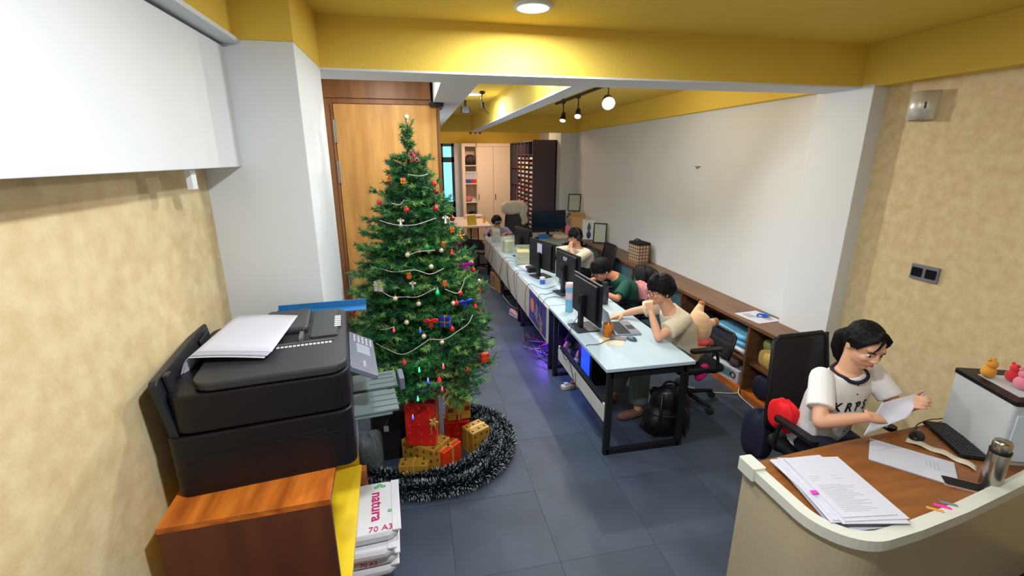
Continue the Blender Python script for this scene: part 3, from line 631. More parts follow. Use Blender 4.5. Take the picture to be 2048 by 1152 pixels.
verts = np.stack([base-wv, base+wv, base+nd*ln], 1).reshape(-1, 3); faces = np.arange(3*N).reshape(-1, 3)
def tri_mesh(name, verts, faces, mats, mi):
    me = bpy.data.meshes.new(name); me.vertices.add(len(verts)); me.vertices.foreach_set('co', verts.astype(np.float32).ravel()); me.loops.add(faces.size); me.loops.foreach_set('vertex_index', faces.astype(np.int32).ravel())
    me.polygons.add(len(faces)); me.polygons.foreach_set('loop_start', np.arange(0, faces.size, 3, dtype=np.int32)); me.polygons.foreach_set('loop_total', np.full(len(faces), 3, dtype=np.int32))
    for m in mats: me.materials.append(m)
    me.polygons.foreach_set('material_index', mi.astype(np.int32)); me.update(calc_edges=True); me.validate(); return me
g1 = mat('needle_green', (46, 116, 56), .5); g2 = mat('needle_highlight_green', (134, 176, 96), .45); g3 = mat('needle_dark_green', (20, 70, 48), .55)  # the lightest green paints highlights onto random twigs
sm_ = rng.choice([0, 1, 2], size=len(segs), p=[.5, .2, .3])
o = link('foliage', tri_mesh('foliage', verts, faces, [g1, g2, g3], sm_[idx]), tree); o['kind'] = 'stuff'; o['label'] = 'dense green plastic needles'
part('branches', br, mat('twig_brown', (52, 44, 30), .7), tree, kind='stuff')
# ornaments: each hangs in the tree as a thing of its own
redm = mat('red_ornament', (206, 30, 36), .2, coat=.6); redd = mat('dark_red_ornament', (120, 20, 30), .2, coat=.5); pearl = mat('pearl_ornament', (226, 208, 186), .22, .25); gold = mat('gold_foil', (226, 172, 52), .25, .7)
silver = mat('silver_foil', (200, 200, 205), .25, .8); grn = mat('green_ornament', (20, 150, 80), .2, coat=.6); blu = mat('blue_foil', (34, 60, 170), .3, .3); pinkm = mat('pink_glitter', (226, 70, 110), .35); purp = mat('purple_foil', (176, 30, 160), .35)
ORN = [('pink_flower', .01, 3.05, 2.26), ('gold_gift', -.07, 2.97, 2.11), ('gold_gift', -.16, 3.10, 2.12), ('red_ball', .12, 3.02, 2.09), ('dark_ball', .13, 3.00, 2.04), ('red_ball', -.23, 3.02, 1.98), ('red_ball', -.06, 2.92, 1.94), ('red_ball', .12, 2.97, 1.94), ('silver_angel', -.10, 2.91, 1.87), ('dark_ball', .23, 3.05, 1.86), ('silver_angel', .18, 2.99, 1.87), ('gold_gift', .22, 3.01, 1.79), ('gold_star', .28, 3.07, 1.74), ('red_gift', .16, 2.92, 1.71), ('green_ball', .05, 2.87, 1.71), ('pearl_ball', -.07, 2.85, 1.67), ('pearl_ball', .14, 2.90, 1.68), ('red_bell', .21, 2.95, 1.66), ('gold_gift', -.33, 3.08, 1.62), ('purple_bow', .31, 3.05, 1.55), ('pearl_ball', .36, 3.16, 1.53), ('red_ball', .37, 3.15, 1.48), ('pearl_ball', .07, 2.84, 1.59), ('red_gift', -.07, 2.82, 1.54), ('silver_angel', -.05, 2.81, 1.49), ('red_gift', .15, 2.85, 1.47), ('silver_gift', -.25, 2.85, 1.48), ('green_ball', .10, 2.81, 1.42), ('red_ball', .25, 2.89, 1.39), ('red_tassel', .41, 3.14, 1.37), ('blue_bow', .28, 2.90, 1.33), ('pearl_ball', .20, 2.84, 1.34), ('red_ball', .22, 2.84, 1.34), ('pearl_ball', -.02, 2.78, 1.37), ('red_ball', .39, 3.03, 1.22), ('red_ball', -.45, 3.02, 1.27), ('red_bow', .05, 2.74, 1.27), ('blue_gift', .14, 2.76, 1.25), ('pearl_ball', -.10, 2.76, 1.26), ('red_ball', .18, 2.77, 1.19), ('pearl_ball', 0, 2.73, 1.17), ('pearl_ball', .11, 2.73, 1.12), ('red_ball', -.13, 2.69, 1.02), ('red_gift', .40, 2.86, .93), ('red_bell', .08, 2.67, .90), ('dark_ball', .27, 2.74, .90), ('pearl_ball', -.16, 2.79, 1.41), ('red_bell', .36, 2.98, 1.27)]
OM = {'red': redm, 'dark': redd, 'pearl': pearl, 'gold': gold, 'silver': silver, 'green': grn, 'blue': blu, 'pink': pinkm, 'purple': purp}
KIND = {'ball': ('bauble', 'ball'), 'gift': ('gift_ornament', 'tiny gift box'), 'bow': ('ribbon_bow', 'ribbon bow'), 'flower': ('flower_ornament', 'glitter flower'), 'angel': ('angel_ornament', 'small figure'), 'bell': ('bell_ornament', 'bell'), 'star': ('star_ornament', 'star'), 'tassel': ('tassel_ornament', 'ornament with a hanging tassel')}
def hgt(z): return 'very near the top' if z > 2.2 else 'high up' if z > 1.95 else 'in the upper part' if z > 1.7 else 'just above the middle' if z > 1.5 else 'at middle height' if z > 1.3 else 'just below the middle' if z > 1.1 else 'low down'
def sde(x): return 'far left' if x < -.3 else 'left' if x < -.12 else 'left of centre' if x < -.02 else 'centre' if x < .08 else 'right of centre' if x < .17 else 'right' if x < .3 else 'far right edge'
seen = {}
for i, (k, x, y, z) in enumerate(ORN):
    cn, kd = k.split('_'); m = OM[cn]; nm, w_ = KIND[kd]; col = {'dark': 'dark red', 'pearl': 'pearly cream'}.get(cn, cn)
    key = '%s %s hanging on the tree, %s, %s' % (col, w_, sde(x), hgt(z)); seen[key] = seen.get(key, 0)+1
    base_lb = key+['', ', lower one', ', lowest one', ', outermost one'][seen[key]-1]
    if 'tassel' in kd: base_lb = 'pearly and red hanging tassel ornament on the right edge of the Christmas tree'
    t = thing(nm, base_lb, 'ornament', (x, y, z), rng.uniform(-.5, .5), group={'ball': 'baubles', 'gift': 'little gift boxes', 'bell': 'bells'}.get(kd, kd+' ornaments')+' on the Christmas tree')
    if kd == 'ball':
        r = .017 if cn != 'pearl' else .016; b = MB(); b.ball((0, 0, 0), r, 14); part('ball', b, m, t); b = MB(); b.frus((0, 0, r-.002), (0, 0, r+.007), .005, .005, 8); b.tube([(0, 0, r+.006), (.003, 0, r+.03)], .0008, 4); part('hook', b, gold, t)
    elif kd == 'gift':
        h = .032 if cn in ('silver', 'blue') else (.03 if z < 1 else .015); b = MB(); b.box((-h, -h*.6, -h), (h, h*.6, h)); part('box', b, m, t, bevel=.002)
        b = MB(); b.box((-.003, -h*.63, -h*1.02), (.003, h*.63, h*1.02)); b.box((-h*1.02, -h*.63, -.003), (h*1.02, h*.63, .003)); b.ball((-.007, 0, h+.004), (.007, .003, .004), 8); b.ball((.007, 0, h+.004), (.007, .003, .004), 8); part('ribbon', b, gold if cn != 'gold' else redm, t)
    elif kd in ('bow', 'flower', 'star'):
        b = MB(); n = {'bow': 2, 'flower': 5, 'star': 5}[kd]; s_ = .036 if kd == 'bow' else .028 if kd == 'flower' else .022
        for q in range(n):
            a = 2*PI*q/n+(PI/2 if n == 5 else .15); c = (math.cos(a)*s_*.8, -.006, math.sin(a)*s_*.8); R = Matrix.Rotation(-a, 3, 'Y')
            if kd == 'flower': b.tube([(c[0]+math.cos(t_)*s_*.7*math.cos(a)-math.sin(t_)*s_*.4*math.sin(a), -.01, c[2]+math.cos(t_)*s_*.7*math.sin(a)+math.sin(t_)*s_*.4*math.cos(a)) for t_ in np.linspace(0, 2*PI, 13)], .003, 5)
            else: b.ball(c, (s_*.8, .008, s_*(.42 if kd == 'bow' else .28)), 10, R=R)
        part('petals' if kd != 'bow' else 'loops', b, m, t); b = MB(); b.ball((0, -.01, 0), .009, 8)
        if kd == 'bow': b.box((-.012, -.006, -.05), (-.002, -.003, 0)); b.box((.002, -.006, -.045), (.014, -.003, 0))
        part('knot', b, m, t)
    elif kd == 'angel':
        b = MB(); b.frus((0, 0, -.03), (0, 0, .008), .014, .004, 8); b.ball((0, 0, .014), .007, 8); part('body', b, m, t); b = MB(); b.ball((-.012, .003, .004), (.011, .003, .009), 8); b.ball((.012, .003, .004), (.011, .003, .009), 8); part('wings', b, pearl, t)
    elif kd == 'bell':
        b = MB(); b.lathe([(.016, -.015), (.012, -.008), (.009, .006), (.002, .012)], n=12); part('bell', b, m, t); b = MB(); b.ball((0, 0, -.016), .004, 6); part('clapper', b, gold, t)
    else:
        b = MB(); b.ball((0, 0, .03), .014, 12); part('ball', b, pearl, t); b = MB()
        for q in range(10): a = q*.63; b.frus((math.cos(a)*.003, math.sin(a)*.003, .015), (math.cos(a)*.009, math.sin(a)*.009, -.06), .002, .003, 5)
        part('tassel', b, redm, t)
t = thing('tree_topper', 'small glowing bulb at the very top of the Christmas tree', 'ornament', (AX+.003, AY, 2.49)); b = MB(); b.ball((0, 0, .015), .012, 10); part('bulb', b, mat('topper_glow', (255, 252, 240), .3, emit=2), t); b = MB(); b.frus((0, 0, -.02), (0, 0, .005), .006, .008, 8); part('socket', b, pearl, t)
# string of lights wound round the tree
ls = thing('light_string', 'pale wire of small coloured lights wound around the Christmas tree', 'fairy lights')
PTS = [[(-.23, 2.99, 1.87), (-.18, 2.93, 1.86), (-.11, 2.89, 1.85), (-.01, 2.89, 1.85), (.12, 2.95, 1.88)], [(-.25, 2.89, 1.59), (-.21, 2.85, 1.58), (-.15, 2.83, 1.57), (-.03, 2.81, 1.58), (.06, 2.81, 1.55), (.15, 2.86, 1.57)], [(-.3, 2.9, 1.48), (-.24, 2.83, 1.45), (-.18, 2.8, 1.42), (-.1, 2.78, 1.42), (-.02, 2.77, 1.42), (.08, 2.78, 1.46)], [(-.3, 2.8, 1.12), (-.23, 2.74, 1.1), (-.15, 2.71, 1.07), (-.08, 2.70, 1.09), (.01, 2.71, 1.14), (.04, 2.72, 1.15), (.13, 2.73, 1.14), (.22, 2.78, 1.17), (.29, 2.84, 1.19), (.33, 2.9, 1.23)], [(-.27, 2.8, 1.21), (-.22, 2.76, 1.225), (-.18, 2.75, 1.24)], [(-.04, 2.97, 2.15), (.03, 2.97, 2.14), (.08, 3.0, 2.15)], [(-.15, 2.95, 1.98), (-.1, 2.93, 1.97), (-.07, 2.93, 2.0)], [(.29, 2.94, 1.48), (.27, 2.92, 1.43), (.23, 2.86, 1.4), (.15, 2.83, 1.44)], [(-.06, 2.84, 1.67), (0, 2.84, 1.69), (.1, 2.86, 1.69)]]
for q in PTS: b = MB(); b.tube(smooth_path(q, 8), .0026, 5); part('wire', b, mat('pale_wire', (196, 186, 176), .4), ls)
LG = {'r': (255, 20, 40), 'b': (20, 40, 255), 'g': (10, 230, 90)}
for k, (c, x, y, z) in enumerate((('r', -.18, 2.74, 1.22), ('b', -.02, 2.72, 1.21), ('r', .11, 2.68, .97), ('g', -.04, 2.66, .97), ('b', .01, 2.64, .90), ('g', -.06, 2.66, .77), ('g', .1, 2.79, 1.44), ('r', .1, 2.78, .76), ('b', -.1, 2.7, .62))):
    b = MB(); b.frus((x, y, z+.004), (x, y, z+.026), .005, .004, 8); o = part('bulb_socket', b, mat('pale_wire', (0, 0, 0)), ls); b = MB(); b.ball((x, y, z), (.007, .007, .011), 10); part('bulb', b, mat('bulb_'+c, LG[c], .3, emit=5), o)
    if z < 1: light('POINT', (x, y-.03, z-.005), .22, tuple(v/255 for v in LG[c]), .01)
# tinsel garland on the floor
def tinsel(name, label, path, r, n, seed):
    rg = np.random.default_rng(seed); pts = np.array([tuple(p) for p in smooth_path(path, 10)]); L = len(pts)-1; t = rg.random(n)*L; i = t.astype(int); f = (t-i)[:, None]; i = np.minimum(i, L-1)
    c = pts[i]*(1-f)+pts[i+1]*f; tg = pts[i+1]-pts[i]; tg /= np.linalg.norm(tg, axis=1)[:, None]; rv = rg.normal(size=(n, 3)); rv -= tg*np.sum(rv*tg, 1)[:, None]*.8; rv /= np.linalg.norm(rv, axis=1)[:, None]
    rl = r*rg.uniform(.7, 1.1, n)[:, None]; e = c+rv*rl; e[:, 2] = np.maximum(e[:, 2], .004); mdl = c+(e-c)*.72; wv = np.cross(rv, rg.normal(size=(n, 3))); wv /= np.linalg.norm(wv, axis=1)[:, None]; wv *= .0026
    v = np.stack([c-wv, c+wv, mdl+wv, mdl-wv, e], 1).reshape(-1, 3); k = np.arange(n)[:, None]*5; fc = np.stack([k+[[0, 1, 2]], k+[[0, 2, 3]], k+[[3, 2, 4]]], 1).reshape(-1, 3)
    out_ = (rg.random(n) < .26).astype(int); mi = np.stack([np.zeros(n), np.zeros(n), np.where(out_, 1, 0)], 1).ravel(); mi[0::3] = mi[1::3] = (rg.random(n) < .05)*2
    o = link(name, tri_mesh(name, v, fc, [mat('tinsel_dark', (16, 34, 42), .45), mat('tinsel_frost', (216, 226, 232), .5), mat('tinsel_frost', (0, 0, 0))], np.where(mi > 0, 1, 0)))
    o['label'] = label; o['category'] = 'tinsel garland'; o['kind'] = 'stuff'; o['group'] = 'tinsel garlands around the tree foot'; return o
tinsel('tinsel_garland', 'outer loop of dark tinsel with frosted tips around the tree foot', [(-.52, 2.86, .055), (-.42, 2.78, .055), (-.2, 2.72, .06), (0, 2.69, .06), (.25, 2.72, .06), (.46, 2.86, .06), (.60, 3.08, .06), (.62, 3.32, .06), (.53, 3.52, .06), (.36, 3.66, .055)], .078, 16000, 1)
tinsel('tinsel_garland', 'inner loop of dark frosted tinsel against the wrapped presents', [(-.50, 3.02, .06), (-.38, 2.90, .06), (-.18, 2.83, .06), (.02, 2.80, .06), (.22, 2.85, .065), (.38, 2.97, .065), (.50, 3.15, .07), (.52, 3.32, .06), (.46, 3.45, .06)], .076, 13000, 2)
# presents
goldp = mat('gold_wrap', (204, 158, 62), .38, .15, col2=(184, 138, 48), vscale=7, bump=.15, bscale=14); redp = mat('red_wrap', (222, 40, 26), .3, col2=(196, 26, 24), vscale=9, bump=.2, bscale=14); brown = mat('brown_print', (74, 50, 30), .7); rib = mat('gold_ribbon', (224, 178, 84), .3, .3)
def gift(label, c, size, rz, m, pat='tree', tilt=0, ribs=('x',), bow=None):
    t = thing('present', label, 'present', c, group='wrapped presents under the tree', rot=(0, math.radians(tilt), math.radians(rz))); x, y, z = (s/2 for s in size); H = size[2]
    b = MB(); b.box((-x, -y, 0), (x, y, H)); part('wrapped_box', b, m, t, bevel=.006)
    b = MB(); rnd = random.Random(label)
    for fc in range(3):
        U, Wv = ((2*x, H), (2*y, H), (2*x, 2*y))[fc]; nu, nw = max(2, int(U/.055)), max(2, int(Wv/.06))
        for i in range(nu):
            for j in range(nw):
                u = -U/2+U*(i+.5)/nu+rnd.uniform(-.006, .006); q = Wv*(j+.5)/nw+rnd.uniform(-.006, .006)
                if fc == 0: o_, X, Y = V((u, -y-.0005, q)), V((1, 0, 0)), V((0, 0, 1))
                elif fc == 1: o_, X, Y = V((x+.0005, u, q)), V((0, 1, 0)), V((0, 0, 1))
                else: o_, X, Y = V((u, q-y, H+.0006)), V((1, 0, 0)), V((0, 1, 0))
                s = .0125
                if pat == 'tree': b.add([o_-X*s-Y*s, o_+X*s-Y*s, o_+Y*s*1.3], [(0, 1, 2)])
                elif pat == 'square' and (i+j) % 2: b.add([o_-X*.02-Y*.02, o_+X*.02-Y*.02, o_+X*.02+Y*.02, o_-X*.02+Y*.02], [(0, 1, 2, 3)])
                elif pat == 'dot': b.add([o_-X*s*.5, o_-Y*s*.5, o_+X*s*.5, o_+Y*s*.5], [(0, 1, 2, 3)])
    part('printed_pattern', b, {'tree': brown, 'square': mat('maroon_print', (112, 34, 26), .6), 'dot': mat('gold_dot', (230, 120, 60), .4)}[pat], t, kind='stuff')
    b = MB(); e = .0022
    if 'x' in ribs: b.box((-x-e, -.009, -.0), (x+e, .009, H+e))
    if 'y' in ribs: b.box((-.009, -y-e, 0), (.009, y+e, H+e))
    part('ribbon', b, rib, t)
    if bow is not None:
        b = MB(); bx, by, bz = bow
        for q in range(5): a = q*1.26; b.ball((bx+.02*math.cos(a), by-.004, bz+.02*math.sin(a)), (.02, .008, .011), 10, R=Matrix.Rotation(-a, 3, 'Y'))
        b.tube([(bx, by-.006, bz), (bx-.02, by-.012, bz-.05), (bx-.015, by-.008, bz-.1)], .004, 5); b.tube([(bx, by-.006, bz), (bx+.02, by-.01, bz-.06)], .004, 5); part('bow', b, rib, t)
gift('gold wrapped present with small tree prints lying beneath the big red present', (-.03, 3.02, 0), (.30, .20, .245), -40, goldp)
gift('big shiny red wrapped present standing on the gold one', (-.045, 3.0, .25), (.215, .15, .34), -14, redp, 'dot', ribs=('x',), bow=(.10, -.078, .2))
gift('low red wrapped present under the tall gold and maroon one', (.22, 3.31, 0), (.2, .16, .22), 0, redp, 'dot')
gift('tall gold present printed with maroon squares, stacked at the back', (.235, 3.31, .225), (.19, .12, .37), 4, goldp, 'square', ribs=('y',), bow=(-.04, -.062, .28))
gift('small gold present with tree prints at the front left of the pile', (-.12, 2.88, 0), (.21, .1, .16), -8, goldp, ribs=('y',), bow=(-.05, -.053, .09))
gift('flat orange red present leaning at the front middle of the pile', (.13, 2.96, 0), (.19, .09, .205), 42, mat('orange_red_wrap', (228, 62, 26), .3, bump=.2, bscale=14), 'dot', ribs=('y', 'x'))
gift('gold present with tree prints at the right end of the pile', (.36, 3.17, 0), (.17, .15, .20), 30, goldp, bow=(.06, -.077, .06))
b = MB(); b.rbox((-.14, -.12, 0), (.14, .12, .40), .02); b.box((-.12, -.122, .3), (.12, -.119, .304)); single('black_box', b, mat('matte_black_card', (26, 26, 30), .6), 'plain black box behind the presents at the left of the tree foot', 'box', (-.30, 3.28, 0), .1, bevel=.004)
b = MB(); b.tube([(-.30, 3.149, .36), (-.32, 3.14, .31)], .0012, 4); b.box((-.335, 3.137, .265), (-.30, 3.14, .31)); single('price_tag', b, paper, 'small white paper tag hanging on the black box', 'tag')
cloth('plastic_bag', 'crumpled clear grey plastic bag between the cabinet and the black box', 'bag', (-.43, 3.02, .17), (.085, .10, .17), mat('clear_crinkled_plastic', (150, 160, 164), .15, trans=.5, bump=1, bscale=45, alpha=.75), seed=6)
# ================================================================ PEOPLE
from mathutils.bvhtree import BVHTree
def hand_parts(w, d, n, curl=.35, s=1.0, tside=1, spread=.004, thumb_curl=.4):
    w, d = V(w), V(d).normalized(); n = V(n); n = (n-d*n.dot(d)).normalized(); sd = d.cross(n).normalized()*tside; out = []
    for o in (-.027, -.009, .009, .027): out.append(('c', [(w+sd*o*.55*s, .015*s), (w+d*.045*s+sd*o*.9*s, .0135*s), (w+d*.082*s+sd*o*s, .0105*s)]))
    for k, (o, L, r) in enumerate(((-.030, .058, .0078), (-.010, .073, .0085), (.010, .079, .0088), (.030, .071, .0085))):
        p = w+d*.084*s+sd*o*s; q = [(p, r*1.08*s)]; a = 0
        dd = (d+sd*(o*spread*40)).normalized()
        for j, fr in enumerate((.45, .31, .24)):
            a += curl*(1 if j else .8)*(1.05-.05*k); v = dd*math.cos(a)+n*math.sin(a); p = p+v*L*fr*s*1.05; q.append((p, r*(1-.07*(j+1))*s))
        out.append(('c', q))
    p = w+d*.022*s+sd*.028*s; v = (d*.55+sd*.75+n*.25*thumb_curl*2).normalized(); p1 = p+v*.038*s; v2 = (d*.85+sd*.25+n*thumb_curl).normalized(); p2 = p1+v2*.028*s; out.append(('c', [(p, .0135*s), (p1, .0105*s), (p2, .0095*s), (p2+(v2+n*.2).normalized()*.02*s, .008*s)]))
    return out
def head_frame(c, F, U):
    F = V(F).normalized(); U = V(U); U = (U-F*U.dot(F)).normalized(); R = F.cross(U); R3 = Matrix((R, F, U)).transposed(); return V(c), R, F, U, R3
def head_parts(H, s=1.0):
    c, R, F, U, R3 = H; f = lambda r, y, u: c+(R*r+F*y+U*u)*s; e = lambda p, rr: ('e', f(*p), tuple(x*s for x in rr), R3)
    P = [e((0, -.008, .025), (.073, .092, .088)), e((0, .022, -.035), (.06, .066, .07)), e((0, .052, -.085), (.026, .026, .02)), e((0, .066, .03), (.052, .02, .02)), e((.034, .062, -.025), (.022, .02, .02)), e((-.034, .062, -.025), (.022, .02, .02)),
         ('c', [(f(0, .086, .008), .0085*s), (f(0, .099, -.022), .0105*s)]), e((.012, .092, -.028), (.008, .009, .007)), e((-.012, .092, -.028), (.008, .009, .007)), e((0, .078, -.058), (.022, .014, .012))]
    for q in (-1, 1): P += [e((q*.074, -.012, -.008), (.009, .018, .03)), e((q*.078, -.02, .002), (.007, .012, .02))]
    return P
def face_bits(H, par, s=1.0, m_lip=None):
    c, R, F, U, R3 = H; f = lambda r, y, u: c+(R*r+F*y+U*u)*s
    for q in (-1, 1):
        b = MB(); b.ball(f(q*.031, .0715, .0), (.014*s, .009*s, .0058*s), 12, R=R3); e = part('eye', b, eyew, par); b = MB(); b.ball(f(q*.031, .0785, .0), (.006*s, .004*s, .0058*s), 10, R=R3); part('iris', b, hairm, par)
        b = MB(); b.tube([f(q*.014, .0865, .018), f(q*.032, .0845, .024), f(q*.050, .072, .017)], [.002*s, .0032*s, .0018*s], 6); part('eyebrow', b, hairm, par)
    b = MB(); b.tube([f(-.022, .082, -.058), f(-.008, .0915, -.055), f(0, .0925, -.057), f(.008, .0915, -.055), f(.022, .082, -.058)], [.002*s, .0042*s, .0042*s, .0042*s, .002*s], 6); part('mouth', b, m_lip or lipm, par)
def hair_parts(H, s=1.0, fringe=.02, vol=1.0, seed=0):
    c, R, F, U, R3 = H; rnd = random.Random(seed); f = lambda r, y, u: c+(R*r+F*y+U*u)*s
    P = [('e', f(0, -.02, .048), (.087*s*vol, .098*s*vol, .086*s*vol), R3), ('e', f(0, -.045, .005), (.078*s*vol, .068*s, .075*s), R3)]
    for k in range(15):
        r = -.078+.156*k/14; q = math.cos(r/.078*1.35); e = rnd.uniform(-.008, .01)
        P.append(('c', [(f(r*.55, .035*q, .118*q+.01), .022*s), (f(r*.85, .074*q, .082*q+.02), .018*s), (f(r*1.02, .088*q+.006, .05*q+fringe*.3), .013*s), (f(r*1.03, .089*q+.004, fringe+e), .006*s)]))
    for k in range(64):
        a1 = rnd.uniform(0, 2*PI); e1 = rnd.uniform(.15, 1.25); q0 = (.084*math.cos(a1)*math.cos(e1), -.02+.095*math.sin(a1)*math.cos(e1), .048+.082*math.sin(e1)); dn = rnd.uniform(.03, .06); w1 = rnd.uniform(1.08, 1.17); q1 = (q0[0]*w1, -.02+(q0[1]+.02)*w1, q0[2]-dn); P.append(('c', [(f(q0[0]*.9, q0[1]*.9, q0[2]), .014*s), (f(*q1), .009*s), (f(q1[0]*1.02, q1[1], q1[2]-.022), .004*s)])) if not (q1[1] > .045 and q1[2] < .06) else None
    for k in range(14):
        a = PI*.62+PI*.76*2*k/13*.999; a = math.pi*(.25+1.5*k/13); x, y = math.sin(a)*.0, 0
        ang = PI*(-.12)+PI*1.24*k/13; P.append(('c', [(f(.07*math.cos(ang), -.025-.07*math.sin(ang), .04), .02*s), (f(.083*math.cos(ang), -.03-.08*math.sin(ang), .0+rnd.uniform(-.01, .01)), .013*s), (f(.074*math.cos(ang), -.03-.07*math.sin(ang), -.045+.02*abs(math.cos(ang))+rnd.uniform(-.012, .01)), .006*s)]))
    return P
def glasses(H, par, s=1.0, m=None, w=.0022):
    c, R, F, U, R3 = H; f = lambda r, y, u: c+(R*r+F*y+U*u)*s; t = MB()
    for q in (-1, 1):
        t.tube([f(q*(.034+.024*math.cos(a)), .096-.004*math.cos(a), .0+.018*math.sin(a)) for a in [2*PI*i/14 for i in range(15)]], w*s, 6)
        t.tube([f(q*.058, .092, .006), f(q*.08, .06, .008), f(q*.084, -.012, .008), f(q*.082, -.03, -.008)], w*s, 6)
    t.tube([f(-.01, .098, .004), f(0, .101, .007), f(.01, .098, .004)], w*s, 6); return part('glasses', t, m or black, par)
def torso(pel, chest, neck, sh, k=1.0, fwd=(0, 0, 0)):
    sd = (V(sh[0])-V(sh[1])).normalized(); pel, chest, neck = V(pel), V(chest), V(neck); W = (V(sh[0])-V(sh[1])).length/2; pts = [pel-(chest-pel)*.25, pel, pel*.5+chest*.5, chest, chest*.35+(V(sh[0])+V(sh[1]))/2*.65, neck*.55+(V(sh[0])+V(sh[1]))/2*.45, neck]
    wd = [.155, .165, .148, .168, W*.95, W*.62, .058]; dp = [.115, .12, .112, .12, .092, .072, .06]; rings = []
    for i, p in enumerate(pts):
        ax = (pts[min(i+1, 6)]-pts[max(i-1, 0)]).normalized(); a = (sd-ax*sd.dot(ax)).normalized(); b_ = ax.cross(a); kk = k if i < 5 else 1+(k-1)*.6
        rings.append((p, a*wd[i]*kk, b_*dp[i]*kk))
    return rings
def person(label, J, skinm, shirt, trousers, group=None, hs=1.06, sleeve=.62, sk=1.1, hairfn=None, vox=.007, shoes=None, sleeve_r=.062):
    t = thing('person', label, 'person', (J['pel'][0], J['pel'][1], 0)); off = Matrix.Translation((-J['pel'][0], -J['pel'][1], 0))
    def B(name, parts, m, vx=vox, sm=4):
        o = blob(name, parts, m, None, vx, sm); o.parent = t; o.matrix_parent_inverse = off; return o
    H = head_frame(J['head'], J['F'], J['U']); sh, el, wr = J['sh'], J['el'], J['wr']; P = [('l', torso(J['pel'], J['chest'], J['neck'], sh, .95))]
    c = H[0]; P += [('c', [(V(J['neck'])-(c-V(J['neck']))*.15, .058*hs), (V(J['neck']), .054*hs), (c-H[3]*.05*hs-H[2]*.018*hs, .05*hs)])]; P += head_parts(H, hs)
    for i in (0, 1):
        S_, E_, W_ = V(sh[i]), V(el[i]), V(wr[i]); P.append(('c', [(S_, .052), (S_.lerp(E_, .5), .044), (E_, .037), (E_.lerp(W_, .35), .037), (W_, .025)])); P += hand_parts(W_, J['hd'][i], J['hn'][i], J['curl'][i], J.get('hs', 1.0), J['ts'][i])
        Hp, K, A_ = V(J['hip'][i]), V(J['knee'][i]), V(J['ank'][i]); P.append(('c', [(Hp, .085), (K, .056), (K.lerp(A_, .4), .052), (A_, .036)])); td = V(J['toe'][i]).normalized()
        P.append(('c', [(A_-td*.03-V((0, 0, .045)), .032), (A_+td*.09-V((0, 0, .052)), .034), (A_+td*.16-V((0, 0, .06)), .026)]))
    B('body', P, skinm, .0062, 2)
    tr = torso(J['pel'], J['chest'], J['neck'], sh, sk); tr[-1] = (tr[5][0].lerp(tr[6][0], .55), tr[6][1]*1.22, tr[6][2]*1.22); Q = [('l', tr)]
    for i in (0, 1):
        S_, E_ = V(sh[i]), V(el[i]); Q.append(('c', [(S_, .064), (S_.lerp(E_, sleeve*.5), sleeve_r), (S_.lerp(E_, sleeve), sleeve_r*1.04)], (1, 0)))
    so = B('shirt', Q, shirt, .008, 3); to = None
    Tq = [('e', V(J['pel'])-V((0, 0, .02)), (.175, .16, .12))]
    for i in (0, 1):
        Hp, K, A_ = V(J['hip'][i]), V(J['knee'][i]), V(J['ank'][i]); tr_ = J.get('tr', 1.0); Tq.append(('c', [(Hp, .1), (K, .076*tr_), (K.lerp(A_, .5), .072*tr_), (K.lerp(A_, .88), .068*tr_)], (1, 0)))
    B('trousers', Tq, trousers, .01, 3)
    if shoes:
        for i in (0, 1):
            A_ = V(J['ank'][i]); td = V(J['toe'][i]).normalized(); B('shoe', [('c', [(A_-td*.035-V((0, 0, .04)), .04), (A_+td*.09-V((0, 0, .052)), .042), (A_+td*.17-V((0, 0, .058)), .034)])], shoes, .008, 2)
    if hairfn: B('hair', hairfn(H, hs), hairm, .0042, 1)
    t2 = bpy.data.objects.new('x', None); face = MB()
    n0 = set(bpy.data.objects); face_bits(H, t, hs)
    bpy.data.objects.remove(t2)
    for o in set(bpy.data.objects)-n0: o.matrix_parent_inverse = off
    return t, H, so, off
def project(me, surf, direction, lift=.002):           # press a small flat mesh onto a surface
    s = surf.data; tree_ = BVHTree.FromPolygons([v.co.copy() for v in s.vertices], [tuple(p.vertices) for p in s.polygons]); d = V(direction).normalized()
    for v in me.vertices:
        h = tree_.ray_cast(v.co-d*.3, d)
        if h[0] is not None: v.co = h[0]-d*lift+h[1]*.0
    me.update()
def addp(o, t, off): o.parent = t; o.matrix_parent_inverse = off; return o
beige = mat('beige_cotton', (226, 212, 186), .85, bump=.35, bscale=7, sheen=.2); green = mat('green_cotton', (18, 78, 66), .85, bump=.35, bscale=8); creamc = mat('cream_cotton', (236, 226, 206), .85, bump=.35, bscale=7)
whitec = mat('white_linen', (238, 236, 236), .85, bump=.3, bscale=9); sage = mat('sage_trousers', (92, 108, 104), .85, bump=.3, bscale=6); navy = mat('navy_cloth', (26, 28, 52), .8); lilac = mat('lilac_cloth', (150, 146, 172), .85, bump=.3, bscale=9); blackc = mat('black_cloth', (20, 20, 24), .85)
